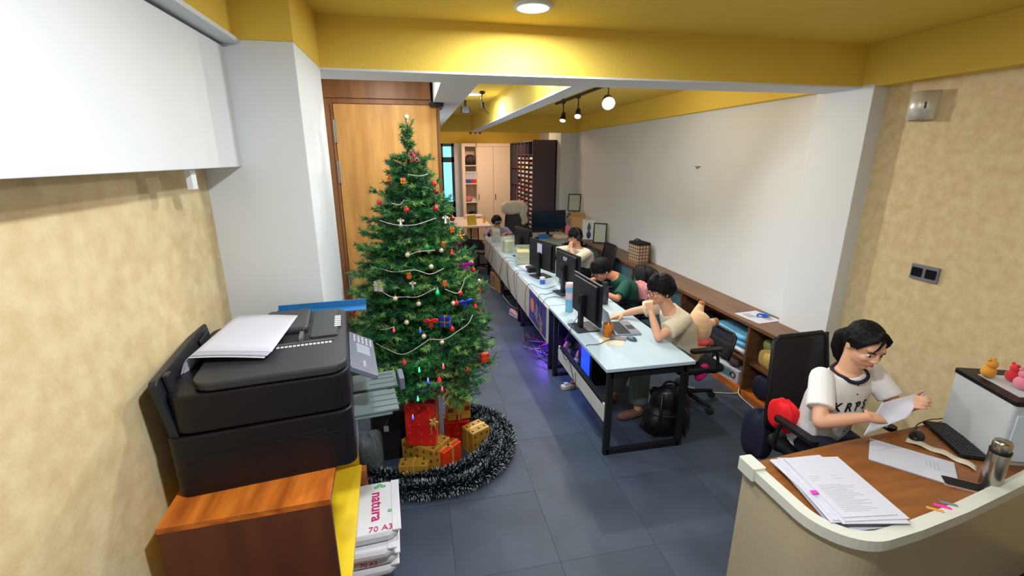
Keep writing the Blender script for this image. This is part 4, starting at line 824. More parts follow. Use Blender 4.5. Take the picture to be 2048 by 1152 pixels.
# man in the beige T-shirt
A = dict(pel=(2.33, 3.50, .54), chest=(2.27, 3.50, .78), neck=(2.155, 3.51, .945), head=(2.065, 3.52, 1.115), F=(-.98, -.06, -.12), U=(-.12, 0, 1), sh=[(2.21, 3.325, .905), (2.19, 3.70, .905)], el=[(1.935, 3.255, .79), (2.02, 3.83, .83)], wr=[(1.925, 3.395, .965), (1.90, 3.875, .79)],
         hd=[(-.05, .35, .9), (-1, .05, -.12)], hn=[(.85, .35, -.2), (0, .1, -1)], curl=[1.25, .25], ts=[1, 1], hip=[(2.3, 3.41, .53), (2.3, 3.59, .53)], knee=[(1.86, 3.38, .53), (1.86, 3.6, .53)], ank=[(1.84, 3.33, .09), (1.72, 3.62, .09)], toe=[(-1, -.1, 0), (-1, .1, 0)], tr=1.25)
t, H, so, off = person('young man in glasses and beige T-shirt, hand on mouth, at the nearest desk', A, skin, beige, sage, hs=1.13, sk=1.16, hairfn=lambda H, s: hair_parts(H, s, .028, 1.06, 1), shoes=mat('brown_slipper', (120, 84, 76), .7), sleeve=.66, sleeve_r=.078)
addp(glasses(H, None, 1.13), t, off)
b = MB(); b.tube([(1.925+.03*math.cos(a)*1.0, 3.385+.008+.03*math.sin(a)*.9, .945-.012*math.sin(a)) for a in [2*PI*i/16 for i in range(17)]], .0022, 6); addp(part('bracelet', b, mat('tan_cord', (150, 110, 70), .6), None), t, off)
# man in the green T-shirt bending over his desk
Bm = dict(pel=(2.44, 4.85, .54), chest=(2.38, 4.83, .76), neck=(2.235, 4.86, .90), head=(2.10, 4.91, .965), F=(-.80, -.12, -.58), U=(-.6, 0, .8), sh=[(2.30, 4.66, .84), (2.29, 5.03, .85)], el=[(2.15, 4.55, .72), (2.08, 5.12, .79)], wr=[(1.95, 4.70, .79), (1.93, 4.98, .79)],
          hd=[(-.9, .3, -.05), (-.9, -.3, 0)], hn=[(0, 0, -1), (0, 0, -1)], curl=[.35, .35], ts=[-1, 1], hip=[(2.4, 4.76, .53), (2.4, 4.94, .53)], knee=[(1.98, 4.68, .5), (1.98, 4.95, .5)], ank=[(1.68, 4.45, .1), (1.62, 4.72, .1)], toe=[(-.9, -.3, 0), (-1, 0, 0)])
t, H, so, off = person('man in glasses and dark green T-shirt bent over the second desk', Bm, skin2, green, blackc, hs=1.12, sk=1.14, hairfn=lambda H, s: hair_parts(H, s, .03, 1.06, 2), shoes=mat('white_sock', (205, 200, 205), .8), sleeve=.8, sleeve_r=.07)
addp(glasses(H, None, 1.12), t, off); b = MB(); c = H[0]+(-H[1]*.085+H[2]*(-.005)+H[3]*(-.012))*1.12; b.ball(c, .009, 10); b.frus(c, c-H[3]*.025, .004, .004, 6); addp(part('earbud', b, paper, None), t, off)
# person wearing headphones
Cm = dict(pel=(2.58, 6.62, .54), chest=(2.50, 6.60, .76), neck=(2.40, 6.60, .92), head=(2.355, 6.60, 1.07), F=(-.93, -.33, -.1), U=(-.08, 0, 1), sh=[(2.50, 6.41, .85), (2.31, 6.80, .85)], el=[(2.26, 6.30, .775), (2.06, 6.86, .79)], wr=[(2.25, 6.45, .925), (1.95, 6.66, .79)],
          hd=[(-.02, .35, .9), (-.6, -.7, 0)], hn=[(.8, .4, 0), (0, 0, -1)], curl=[1.1, .35], ts=[1, 1], hip=[(2.54, 6.52, .53), (2.5, 6.7, .53)], knee=[(2.1, 6.4, .5), (2.08, 6.62, .5)], ank=[(1.95, 6.35, .1), (1.95, 6.62, .1)], toe=[(-1, -.2, 0), (-1, 0, 0)])
t, H, so, off = person('person in a cream shirt wearing big black headphones, chin resting on one hand', Cm, skin, creamc, blackc, hs=1.08, sk=1.2, hairfn=lambda H, s: hair_parts(H, s, .028, 1.06, 3), shoes=blackc, sleeve=.95, sleeve_r=.075, vox=.008)
addp(glasses(H, None, 1.08), t, off); c, R, F, U, R3 = H; b = MB()
b.tube([c+(R*.096*math.cos(a)+U*(.0+.14*math.sin(a))-F*.01)*1.08 for a in [PI*i/16 for i in range(17)]], .009, 8)
for q in (-1, 1): b.frus(c+(R*q*.078-F*.01-U*.0)*1.08, c+(R*q*.11-F*.01-U*.0)*1.08, .046, .038, 18)
addp(part('headphones', b, mat('headphone_grey', (36, 40, 54), .5), None), t, off)
# person at the far end
Dm = dict(pel=(1.63, 9.42, .52), chest=(1.63, 9.33, .72), neck=(1.61, 9.27, .86), head=(1.585, 9.17, .98), F=(.1, -.85, -.5), U=(0, -.4, .9), sh=[(1.80, 9.30, .80), (1.44, 9.30, .80)], el=[(1.88, 9.12, .70), (1.35, 9.12, .70)], wr=[(1.74, 8.98, .78), (1.44, 8.97, .78)],
          hd=[(-.6, -.7, 0), (.6, -.7, 0)], hn=[(0, 0, -1), (0, 0, -1)], curl=[.4, .4], ts=[-1, 1], hip=[(1.72, 9.40, .5), (1.54, 9.40, .5)], knee=[(1.74, 9.15, .48), (1.52, 9.15, .48)], ank=[(1.76, 9.10, .1), (1.5, 9.10, .1)], toe=[(0, -1, 0), (0, -1, 0)])
t, H, so, off = person('person in lilac with dark cap and white goggles behind the farthest desk', Dm, skin2, lilac, blackc, hs=1.08, sk=1.1, hairfn=lambda H, s: hair_parts(H, s, .03, 1.04, 4), vox=.009, sleeve=.95)
c, R, F, U, R3 = H; b = MB(); b.ball(c+U*.075-F*.005, (.098, .105, .07), 16, R=R3); b.ball(c+U*.06+F*.085, (.07, .05, .008), 12, R=R3); addp(part('cap', b, navy, None), t, off)
b = MB()
for q in (-1, 1): b.tube([c+R*(q*.034+.027*math.cos(a))+F*(.105)+U*(.085+.02*math.sin(a)) for a in [2*PI*i/12 for i in range(13)]], .005, 6)
addp(part('goggles', b, paper, None), t, off)
# woman at the reception counter
Wm = dict(pel=(2.42, 2.10, .56), chest=(2.42, 2.03, .82), neck=(2.44, 1.995, 1.05), head=(2.45, 1.945, 1.22), F=(-.12, -.90, -.34), U=(.04, -.25, .95), sh=[(2.645, 2.02, 1.0), (2.245, 1.985, 1.02)], el=[(2.70, 1.87, .83), (2.12, 1.83, .84)], wr=[(2.66, 1.755, .925), (2.31, 1.735, .905)],
          hd=[(-.5, -.3, .35), (1, -.12, -.1)], hn=[(-.2, -.8, .5), (0, .25, -1)], curl=[.9, .55], ts=[1, 1], hs=.95, hip=[(2.51, 2.05, .54), (2.33, 2.05, .54)], knee=[(2.52, 1.62, .53), (2.34, 1.62, .53)], ank=[(2.52, 1.55, .1), (2.34, 1.55, .1)], toe=[(0, -1, 0), (0, -1, 0)])
def whair(H, s):
    c, R, F, U, R3 = H; f = lambda r, y, u: c+(R*r+F*y+U*u)*s
    g = lambda p, dx, dz: p+V((dx, 0, dz))
    tb_ = f(0, -.105, .0); P = [('e', f(0, -.024, .044), (.083*s, .092*s, .080*s), R3), ('e', f(0, -.05, .0), (.07*s, .06*s, .065*s), R3), ('c', [(tb_, .03*s), (tb_+V((-.03, .03, -.03)), .033*s), (tb_+V((-.035, .035, -.10)), .032*s), (tb_+V((-.025, .03, -.16)), .022*s), (tb_+V((-.02, .02, -.20)), .006*s)])]
    for q in (-1, 1):
        for k in range(6): P.append(('c', [(f(q*.006, .05-.006*k, .112-.003*k), .013*s), (f(q*(.035+.005*k), .066-.012*k, .088-.004*k), .011*s), (f(q*(.062+.004*k), .05-.014*k, .05-.004*k), .009*s), (f(q*(.074+.001*k), .035-.014*k, .005-.006*k), .004*s)]))
    P.append(('c', [(f(.0, .07, .095), .007*s), (f(.028, .09, .06), .0055*s), (f(.045, .09, .025), .003*s)])); return P
t, H, so, off = person('seated woman with a black ponytail in a white blouse, reading a sheet at the counter', Wm, skin, whitec, navy, hs=1.12, sk=1.12, hairfn=whair, shoes=blackc, sleeve=.70, sleeve_r=.068)
m = text_mesh('K R P S', .075, 0, blackc, shear=.25, bold=.0022); me = m; me.transform(frame_m((2.40, 1.7, .855), (1, 0, 0), (0, .0, 1))); 
bm = bmesh.new(); bm.from_mesh(me); bmesh.ops.subdivide_edges(bm, edges=[e for e in bm.edges if e.calc_length() > .01], cuts=2); bmesh.ops.triangulate(bm, faces=bm.faces); bm.to_mesh(me); bm.free()
project(me, so, (0, 1, 0), .004); addp(link('lettering', me), t, off)
tr_ = BVHTree.FromPolygons([v.co.copy() for v in so.data.vertices], [tuple(p.vertices) for p in so.data.polygons])
for z in (.985, .93, .875, .80, .73, .67):
    h = tr_.ray_cast(V((2.435, 1.5, z)), V((0, 1, 0)))[0]
    if h: b = MB(); b.ball(h, (.006, .003, .006), 10); addp(part('button', b, dark, None), t, off)
b = MB(); ring = []
for i in range(33):
    a = 2*PI*i/32; p = V((2.44+.092*math.cos(a), 1.985+.085*math.sin(a), 1.045+.042*math.sin(a))); h = tr_.find_nearest(p)[0]; ring.append(h+(p-V((2.44, 1.985, .97))).normalized()*.003)
b.tube(smooth_path(ring, 2), .011, 8); addp(part('collar_band', b, navy, None), t, off)
# sheet held by the woman
b = MB(); q0, q1, q2, q3 = V((2.235, 1.675, .84)), V((2.50, 1.675, .915)), V((2.44, 1.775, .95)), V((2.76, 1.79, .985))
b.grid(lambda u, v: (q0*(1-u)+q1*u)*(1-v)+(q2*(1-u)+q3*u)*v+V((0, .012, -.012))*math.sin(PI*u), 14, 8, .0008)
single('paper_sheet', b, paper, 'white sheet of paper held up by the seated woman', 'paper')
# ================================================================ THINGS ON THE DESKS
DT = .7505
def monitor(loc, rz, label, w=.56, h=.33, zb=.12, big=False, extra=None, flip=False):
    t = thing('monitor', label, 'monitor', loc, rz, group='computer monitors on the white desks'); M = Matrix.Identity(4)
    b = MB(); b.box((-.012, -w/2, zb), (.012, w/2, zb+h)); b.rbox((-.035, -w*.42, zb+.02), (-.012, w*.42, zb+h-.02), .02, axis=0); hs_ = part('housing', b, blackp, t, bevel=.004)
    b = MB(); b.box((.012, -w/2+.008, zb+.012), (.0135, w/2-.008, zb+h-.008)); part('screen', b, mat('screen_dark', (14, 34, 48), .18), hs_)
    b = MB(); b.box((-.07, -.03, .012), (-.035, .03, zb+h*.55)); b.box((-.07, -.035, zb+h*.35), (-.03, .035, zb+h*.6)); part('stand_post', b, blackp, t, bevel=.004)
    b = MB(); b.rbox((-.13, -.12, 0), (.09, .12, .012), .015); part('stand_base', b, mat('stand_dark', (52, 56, 64), .4), t, bevel=.002)
    if extra: extra(t, hs_)
    return t
monitor((1.455, 3.70, DT), math.radians(4), 'nearest black monitor on the white desks, beside the orange cup', w=.58, h=.37, zb=.10)
def rsp(t, hs_): link('lettering', text_mesh('RSP', .06, .0006, mat('label_white', (0, 0, 0)), bold=.001), hs_, frame_m((-.0365, .0, .40), (0, -1, 0), (0, 0, 1)))
monitor((1.64, 4.80, DT), math.radians(9), 'black monitor with three pale letters on its back', w=.56, h=.35, zb=.13, extra=rsp)
def note(t, hs_): b = MB(); b.box((-.0375, -.05, .31), (-.0355, .06, .435)); part('paper_note', b, mat('pale_lilac_paper', (205, 204, 224), .7), hs_, label='pale paper note stuck on the back')
monitor((1.56, 5.60, DT), math.radians(17), 'black monitor with a pale paper note stuck on its back', w=.60, h=.37, zb=.10, extra=note)
monitor((1.60, 6.85, DT), math.radians(16), 'farthest black monitor standing on the row of white desks', w=.54, h=.34, zb=.11)
monitor((2.52, 8.62, DT), math.radians(-92), 'big black monitor facing the camera on the grey side desk', w=.68, h=.38, zb=.13)
# laptop
t = thing('laptop', 'open silver laptop in front of the man in the beige T-shirt', 'laptop', (1.765, 3.60, DT), math.radians(-4)); sl = mat('silver_aluminium', (150, 160, 178), .35, .6)
b = MB(); b.rbox((-.12, -.17, 0), (.12, .17, .014), .01); bs = part('base', b, sl, t, bevel=.002)
b = MB()
for i in range(5):
    for j in range(12): b.box((-.09+.024*i, -.15+.025*j, .014), (-.07+.024*i, -.129+.025*j, .0165))
part('key', b, black, bs, kind='stuff', label='dark keyboard keys'); b = MB(); b.box((.045, -.05, .014), (.11, .05, .0148)); part('touchpad', b, dark, bs)
LM = frame_m((-.122, 0, .01), (0, 1, 0), (-.38, 0, 1)); b = MB(); b.rbox((-.17, 0, -.004), (.17, .235, .004), .01, LM); ld = part('screen_lid', b, sl, t, bevel=.002); b = MB(); b.box((-.16, .012, .004), (.16, .225, .0046), LM) if 0 else b.box((-.16, .012, .0041), (.16, .225, .0048), LM)
part('display', b, mat('screen_dark', (0, 0, 0)), ld)
# cup with orange glass
t = thing('cup', 'orange glass tumbler near the front edge of the nearest desk', 'cup', (1.565, 3.455, DT)); og = mat('orange_glass', (240, 140, 20), .08, trans=.35)
b = MB(); b.lathe([(.032, 0), (.034, .05), (.040, .058), (.041, .12), (.038, .12), (.036, .062), (.03, .054), (.028, .006), (.0, .006)], n=24); part('glass', b, og, t)
b = MB(); b.lathe([(.0275, .008), (.029, .05), (.001, .0505)], n=20); part('drink', b, mat('orange_drink', (250, 160, 10), .2), t)
t = thing('computer_mouse', 'dark grey computer mouse at the elbow of the man in beige', 'mouse', (1.735, 3.34, DT), .5); mg_ = mat('mouse_grey', (78, 92, 104), .4)
b = MB(); b.ball((0, 0, .008), (.032, .05, .022), 18); part('shell', b, mg_, t); b = MB(); b.frus((-.003, -.025, .024), (.003, -.025, .024), .009, .009, 10); part('scroll_wheel', b, black, t)
b = MB(); b.rbox((-.035, -.07, 0), (.035, .07, .008), .01); single('phone', b, grey, 'flat grey phone charging beside the orange cup', 'phone', (1.63, 3.39, DT), 1.1)
b = MB(); b.box((-.1, -.16, 0), (.1, .14, .0015)); single('paper_sheet', b, mat('cream_paper', (214, 204, 184), .7), 'cream sheet of paper lying under the orange cup', 'paper', (1.60, 3.42, DT-.0005), -.5)
def bottle(loc, label, r, h, m, capm, name='bottle', neck=.7, capf=.18, band=None):
    t = thing(name, label, 'bottle', loc); b = MB(); b.lathe([(r*.9, 0), (r, .006), (r, h*(1-capf)-.03), (r*neck, h*(1-capf)), (r*neck, h*(1-capf)+.004)], n=22); part('body', b, m, t)
    b = MB(); b.lathe([(r*neck*1.04, h*(1-capf)), (r*neck*1.04, h*.985), (r*neck*.9, h)], n=20); part('cap', b, capm, t)
    if band: b = MB(); b.lathe([(r*1.01, h*.45), (r*1.01, h*.68)], n=22); part('label', b, band, t)
    return t
bottle((1.455, 4.17, DT), 'pale blue and pink bottle between the two nearest monitors', .04, .30, mat('sky_blue_plastic', (120, 190, 226), .35), mat('pale_pink', (226, 196, 210), .5), neck=.95, capf=.14, band=mat('pale_pink', (0, 0, 0)))
bottle((1.90, 4.33, DT), 'dark water bottle beside the bent arm of the man in green', .042, .24, mat('smoky_plastic', (48, 54, 62), .2), black)
bottle((1.72, 5.22, DT), 'grey bottle with a round pale sticker behind the noted monitor', .045, .26, mat('bottle_grey', (118, 120, 122), .35), mat('bottle_grey', (0, 0, 0)), band=mat('pale_sticker', (190, 196, 206), .5))
bottle((1.47, 5.24, DT), 'small white and blue jar at the front edge of the second desk', .032, .085, mat('blue_jar', (50, 110, 210), .4), paper, 'jar', neck=.98, capf=.35)
bottle((1.86, 4.72, DT), 'small purple topped tube near the head of the man in green', .02, .12, mat('purple_tube', (130, 60, 130), .4), mat('purple_tube', (0, 0, 0)))
# clear boxes, bins and clutter on the third and fourth desks
clear = mat('clear_acrylic', (225, 235, 225), .05, alpha=.28); clearg = mat('green_edge_acrylic', (150, 200, 170), .1, alpha=.6)
def tank(loc, size, rz, label, fill=None, fcol=None):
    t = thing('clear_box', label, 'storage box', loc, rz); x, y, z = size; b = MB()
    b.box((-x/2, -y/2, 0), (x/2, y/2, .004)); part('bottom', b, clear, t)
    for a, c in (((-x/2, -y/2, 0), (-x/2+.004, y/2, z)), ((x/2-.004, -y/2, 0), (x/2, y/2, z)), ((-x/2, -y/2, 0), (x/2, -y/2+.004, z)), ((-x/2, y/2-.004, 0), (x/2, y/2, z))): b = MB(); b.box(a, c); part('side_wall', b, clear, t)
    b = MB(); b.tube([(-x/2, -y/2, z), (x/2, -y/2, z), (x/2, y/2, z), (-x/2, y/2, z), (-x/2, -y/2, z)], .003, 4); part('rim', b, clearg, t)
    if fill:
        b = MB(); rnd = random.Random(label)
        for k in range(fill): zz = .006+z*.8*k/fill; o = rnd.uniform(-.01, .01); b.box((-x*.4+o, -y*.4+o, zz), (x*.4+o, y*.4+o, zz+z*.5/fill))
        part('contents', b, mat('fill_'+label[:8], fcol, .6), t, kind='stuff')
tank((1.48, 6.32, DT), (.22, .30, .26), -.15, 'clear acrylic box with yellow papers on the third desk', 12, (222, 206, 120))
tank((1.44, 7.25, DT), (.18, .22, .24), .1, 'clear acrylic box holding pale papers further down the row', 8, (214, 196, 186))
tank((1.42, 8.35, DT), (.14, .16, .24), 0, 'tall clear box with orange contents on the farthest desk', 6, (196, 110, 60))
b = MB(); b.lathe([(.045, 0), (.05, .11), (.047, .11), (.042, .004), (0, .004)], n=20); single('jar', b, mat('white_ceramic', (224, 214, 210), .3), 'white open jar between the clear boxes on the desks', 'jar', (1.52, 7.62, DT))
b = MB(); b.box((-.1, -.14, 0), (.1, .14, .02)); b.box((-.09, -.13, .02), (.11, .12, .035)); single('paper_pile', b, paper, 'small pile of white papers beside the yellow filled clear box', 'papers', (1.48, 6.02, DT), .2)
def ups(loc, label, m, rz=0, s=1.0):
    t = thing('desk_gadget', label, 'gadget', loc, rz); b = MB(); b.rbox((-.07*s, -.09*s, 0), (.07*s, .09*s, .06*s), .015); part('case', b, m, t, bevel=.004); b = MB(); b.rbox((-.04*s, -.05*s, .06*s), (.05*s, .04*s, .085*s), .01); part('top_unit', b, grey, t, bevel=.003)
ups((1.50, 5.90, DT), 'black charging block tangled in cables on the third desk', black); ups((1.72, 6.22, DT), 'grey cable box behind the farthest monitor base', mat('mid_grey', (110, 116, 124), .5), .4)
b = MB(); b.tube([(.02*math.cos(a)*4, 0, .09+.08*math.sin(a)) for a in [PI*i/14 for i in range(15)]], .008, 6)
t = thing('headphones', 'red banded headphones lying at the far end of the desks', 'headphones', (1.42, 8.72, DT), .4); part('headband', b, mat('red_plastic', (190, 30, 40), .4), t)
for q in (-1, 1): b = MB(); b.frus((q*.065, 0, .06), (q*.095, 0, .06), .045, .04, 16); part('ear_cup', b, black, t)
b = MB(); b.rbox((-.10, -.05, 0), (.10, .05, .07), .02); single('tissue_pack', b, mat('blue_pack', (40, 110, 176), .4), 'blue packet on the grey side desk under the big monitor', 'packet', (2.36, 8.42, DT), .1, bevel=.01)
b = MB(); b.rbox((-.05, -.05, 0), (.05, .05, .20), .02); b.frus((0, 0, .2), (0, 0, .22), .035, .03, 16); single('pink_canister', b, mat('pink_plastic', (220, 130, 150), .4), 'tall pink canister right of the big monitor', 'canister', (2.90, 8.55, DT), bevel=.004)
b = MB(); b.box((-.12, -.1, 0), (.12, .1, .03)); b.box((-.1, -.09, .03), (.1, .1, .05)); single('paper_pile', b, mat('peach_paper', (232, 200, 176), .7), 'peach coloured papers on the grey desk below the big monitor', 'papers', (2.72, 8.45, DT), .2)
b = MB(); b.rbox((-.03, -.045, 0), (.03, .045, .05), .02); single('mouse', b, black, 'small black object on the grey desk left of the blue packet', 'mouse', (2.20, 8.3, DT), bevel=.008)
# cables
cable('black cable looping over the front board of the farthest desk', [(1.40, 8.2, .76), (1.29, 8.1, .77), (1.272, 8.15, .6), (1.27, 8.45, .4), (1.27, 8.1, .38), (1.27, 7.9, .5), (1.272, 7.75, .76), (1.35, 7.7, .757)])
cable('black cable hanging in a long loop over the third desk board', [(1.50, 6.6, .758), (1.285, 6.75, .765), (1.272, 6.95, .6), (1.272, 7.15, .36), (1.272, 7.0, .28), (1.30, 6.9, .1)])
cable('thin dark cable hanging beside the looped cable on the third desk board', [(1.45, 6.45, .758), (1.285, 6.5, .765), (1.272, 6.5, .55), (1.272, 6.25, .38), (1.272, 6.45, .42), (1.272, 6.42, .75)])
cable('black cable dropping from the third desk into the floor tangle', [(1.52, 5.75, .758), (1.285, 5.9, .77), (1.265, 5.95, .6), (1.265, 5.75, .36), (1.262, 5.5, .3), (1.36, 5.35, .05), (1.5, 5.2, .01)])
cable('black cable hanging down beside the purple poster', [(1.60, 5.1, .757), (1.42, 5.0, .757), (1.285, 5.2, .765), (1.265, 5.3, .55), (1.265, 5.2, .33), (1.35, 5.1, .03)])
cable('black cable crossing the second desk and falling over the poster', [(1.72, 4.95, .757), (1.55, 4.88, .757), (1.40, 4.78, .757), (1.287, 4.72, .765), (1.265, 4.66, .6), (1.265, 4.62, .4), (1.3, 4.6, .15), (1.38, 4.7, .01)])
cable('second black cable curling on the second desk beside the monitor stand', [(1.78, 4.62, .757), (1.66, 4.46, .757), (1.55, 4.60, .757), (1.42, 4.66, .757), (1.287, 4.52, .766), (1.25, 4.5, .6)])
cable('black cable from the nearest monitor running off the desk edge', [(1.42, 3.68, .95), (1.36, 3.74, .80), (1.295, 3.66, .757), (1.285, 3.66, .6), (1.4, 3.6, .3)])
cable('black charging cable reaching the phone on the nearest desk', [(1.31, 3.28, .74), (1.32, 3.3, .757), (1.42, 3.3, .757), (1.52, 3.36, .757), (1.60, 3.37, .757)])
cable('white cable from the laptop to the mouse', [(1.70, 3.45, .757), (1.68, 3.40, .757), (1.72, 3.40, .757), (1.70, 3.35, .757)], m=paper, r=.002)
cable('black cable dangling over the low board under the nearest desk', [(1.312, 3.95, .44), (1.308, 3.8, .40), (1.308, 3.7, .44), (1.306, 3.55, .3), (1.306, 3.5, .24), (1.308, 3.52, .40)])
cable('white extension lead coiling over the dark floor behind the nearest desk', [(2.56, 3.78, .006), (2.7, 3.62, .006), (2.85, 3.55, .006), (3.0, 3.5, .02), (3.05, 3.53, .1), (2.97, 3.45, .03), (2.96, 3.2, .006), (2.9, 3.0, .006)], m=mat('cream_cable', (206, 200, 184), .5), r=.006)
cable('white cable on the floor under the third desk', [(1.2, 8.2, .006), (1.25, 7.8, .006), (1.35, 7.4, .006), (1.32, 7.0, .05), (1.4, 6.6, .006), (1.6, 6.4, .006)], m=mat('cream_cable', (0, 0, 0)), r=.005)
rnd = random.Random(9)
for k in range(5):
    q = [(1.30+rnd.uniform(-.12, .25), 5.35+rnd.uniform(-.5, .4)-.12*k, rnd.uniform(.008, .10)) for _ in range(9)]
    cable(['black cable in the tangle on the floor under the second desk, farthest loop', 'red cable in the tangle on the floor under the second desk', 'thin black cable winding through the floor tangle under the second desk', 'grey cable in the tangle on the floor under the second desk', 'black cable at the near end of the floor tangle under the second desk'][k], q, r=.005, m=[blackp, mat('dark_red_cable', (130, 30, 34), .5), blackp, grey, blackp][k], group='tangled floor cables')
# under the desks
t = thing('power_strip', 'cream power strip on the floor under the nearest desk', 'power strip', (1.46, 3.98, 0), .15); b = MB(); b.rbox((-.13, -.03, 0), (.13, .03, .035), .01); part('casing', b, mat('cream_plastic', (214, 206, 190), .4), t, bevel=.003)
for k in range(3): b = MB(); b.box((-.1+.075*k, -.018, .035), (-.06+.075*k, .018, .06)); part('plug', b, [paper, mat('orange_plug', (200, 120, 60), .5), paper][k], t)
t = thing('computer_tower', 'black computer tower glowing violet under the second desk', 'computer', (1.62, 5.02, 0)); b = MB(); b.rbox((-.1, -.2, .01), (.1, .2, .42), .01); part('case', b, blackp, t, bevel=.003)
b = MB(); b.box((-.103, -.16, .05), (-.1005, .16, .36)); part('lit_side_window', b, mat('violet_glow', (70, 40, 255), .4, emit=5), t)
t = thing('computer_tower', 'black computer tower glowing blue under the near end of the second desk', 'computer', (1.74, 4.15, 0)); b = MB(); b.rbox((-.1, -.2, .01), (.1, .2, .42), .01); part('case', b, blackp, t, bevel=.003)
b = MB(); b.box((-.103, -.14, .08), (-.1005, .1, .36)); part('lit_side_window', b, mat('blue_glow', (30, 60, 200), .4, emit=1.5), t)
t = thing('cardboard_box', 'brown cardboard box on the floor under the farthest desks', 'box', (1.45, 7.75, 0), .1); cbm = mat('cardboard', (176, 130, 84), .8, var=.08); b = MB(); b.box((-.17, -.28, 0), (.17, .28, .24)); part('carton', b, cbm, t, bevel=.003)
b = MB(); b.box((-.17, -.28, .24), (-.02, .28, .245)); b.box((.0, -.28, .24), (.17, .28, .245)); part('flap', b, cbm, t, kind='stuff'); b = MB(); b.box((-.172, -.03, .0), (.172, .03, .2465)); part('tape', b, mat('brown_tape', (150, 104, 60), .3), t)
t = thing('shoe', 'pink and white shoe on the floor under the third desk', 'shoe', (1.33, 6.2, 0), .4); b = MB(); b.loft([((0, -.13, .03), (.02, 0, 0), (0, 0, .02)), ((0, -.1, .035), (.042, 0, 0), (0, 0, .032)), ((0, -.02, .045), (.042, 0, 0), (0, 0, .042)), ((0, .06, .05), (.034, 0, 0), (0, 0, .048)), ((0, .11, .05), (.03, 0, 0), (0, 0, .046)), ((0, .13, .04), (.015, 0, 0), (0, 0, .03))], 14); part('upper', b, mat('pink_shoe', (214, 150, 160), .6), t)
b = MB(); b.loft([((0, -.135, .012), (.02, 0, 0), (0, 0, .012)), ((0, -.09, .012), (.046, 0, 0), (0, 0, .012)), ((0, .08, .012), (.036, 0, 0), (0, 0, .012)), ((0, .135, .012), (.02, 0, 0), (0, 0, .012))], 12); part('sole', b, paper, t)
# backpack beside the desk leg
t = thing('backpack', 'black backpack slumped on the floor beside the nearest desk leg', 'backpack', (1.96, 3.07, 0), -.25); bk = mat('black_nylon', (16, 16, 20), .38, bump=.4, bscale=9)
blob_ = blob('bag_body', [('e', (0, 0, .16), (.20, .12, .16)), ('e', (.02, 0, .29), (.165, .10, .15)), ('e', (-.05, -.05, .12), (.15, .09, .12)), ('e', (0, .02, .05), (.21, .13, .055)), ('e', (.1, -.06, .17), (.08, .07, .12))], bk, t, .01, 3)
b = MB(); b.tube(smooth_path([(-.06, -.02, .43), (-.03, -.03, .48), (.03, -.03, .48), (.06, -.02, .43)]), .009, 8); part('handle', b, bk, t)
for q in (-1, 1): b = MB(); b.tube(smooth_path([(q*.07, -.08, .40), (q*.09, -.145, .30), (q*.10, -.165, .18), (q*.12, -.14, .07)]), .014, 8); part('strap', b, bk, t)
b = MB(); b.tube(smooth_path([(-.14, -.1, .22), (-.06, -.148, .235), (.05, -.15, .235), (.15, -.09, .22)]), .004, 6); part('zip', b, dark, t)
# plush toy on the chair
t = thing('plush_toy', 'beige plush animal in pink shorts wedged on the chair behind the man in beige', 'soft toy', (2.46, 3.50, .46)); pf = mat('beige_plush', (226, 184, 142), .95, sheen=.6, bump=.3, bscale=60); pbp = mat('brown_plush', (176, 104, 54), .95, sheen=.5)
blob('toy_body', [('e', (.0, -.02, .30), (.11, .13, .15)), ('e', (-.02, -.02, .12), (.10, .12, .12)), ('c', [((.03, -.03, .32), .07), ((.10, -.04, .335), .045), ((.135, -.04, .345), .035)]), ('c', [((.02, .05, .38), .06), ((.06, .08, .44), .04), ((.075, .09, .46), .032)]), ('c', [((.02, -.06, .16), .05), ((.06, -.07, .17), .038)])], pf, t, .008, 4)
for nm, c, r in (('paw', (.15, -.042, .345), (.035, .038, .038)), ('paw', (.085, .095, .475), (.032, .032, .034)), ('paw', (.10, -.08, .165), (.028, .03, .03))): b = MB(); b.ball(c, r, 14); part(nm, b, pbp, t)
b = MB(); b.ball((-.005, -.02, .185), (.112, .132, .05), 20); b.frus((.02, -.06, .18), (.085, -.075, .17), .05, .042, 14); part('pink_shorts', b, mat('coral_cloth', (232, 96, 104), .85), t)
b = MB(); b.ball((2.44, 3.33, .38), (.05, .05, .09), 14, R=Matrix.Rotation(.5, 3, 'Y')); single('cushion', b, mat('hot_pink', (235, 30, 130), .7), 'hot pink soft thing hanging below the seat of the nearest man', 'cushion')
cloth('cushion', 'pink cushion behind the back of the man in the green T-shirt', 'cushion', (2.58, 4.80, .66), (.05, .17, .16), mat('dusty_pink_cushion', (222, 146, 150), .9), seed=1)
cloth('folded_jacket', 'black jacket bundled over the chair behind the man in green', 'jacket', (2.72, 5.02, .86), (.09, .19, .10), blackc, seed=4)
cloth('cushion', 'bright red cushion on the chair of the seated woman', 'cushion', (2.235, 2.18, .655), (.05, .09, .10), mat('bright_red_cloth', (236, 24, 34), .8), seed=1)
cloth('jacket', 'dark jacket hanging low behind the red cushion of the reception chair', 'jacket', (2.30, 2.42, .36), (.08, .09, .18), navy, seed=7)
cloth('jacket', 'pale beige jacket draped over the tall chair at the far end', 'jacket', (2.06, 9.60, 1.22), (.25, .10, .14), mat('pale_jacket', (206, 196, 176), .9, bump=.4, bscale=6), seed=5)
b = MB(); b.grid(lambda u, v: (2.16+.14*u+.02*math.sin(9*v), 9.49-.03*math.sin(PI*u)+.015*math.sin(14*u), 1.28-.42*v*(1-.25*abs(u-.4))), 12, 12, .012); single('jacket_sleeve', b, mat('pale_jacket', (0, 0, 0)), 'pale sleeve hanging down the front of the tall far chair', 'jacket')
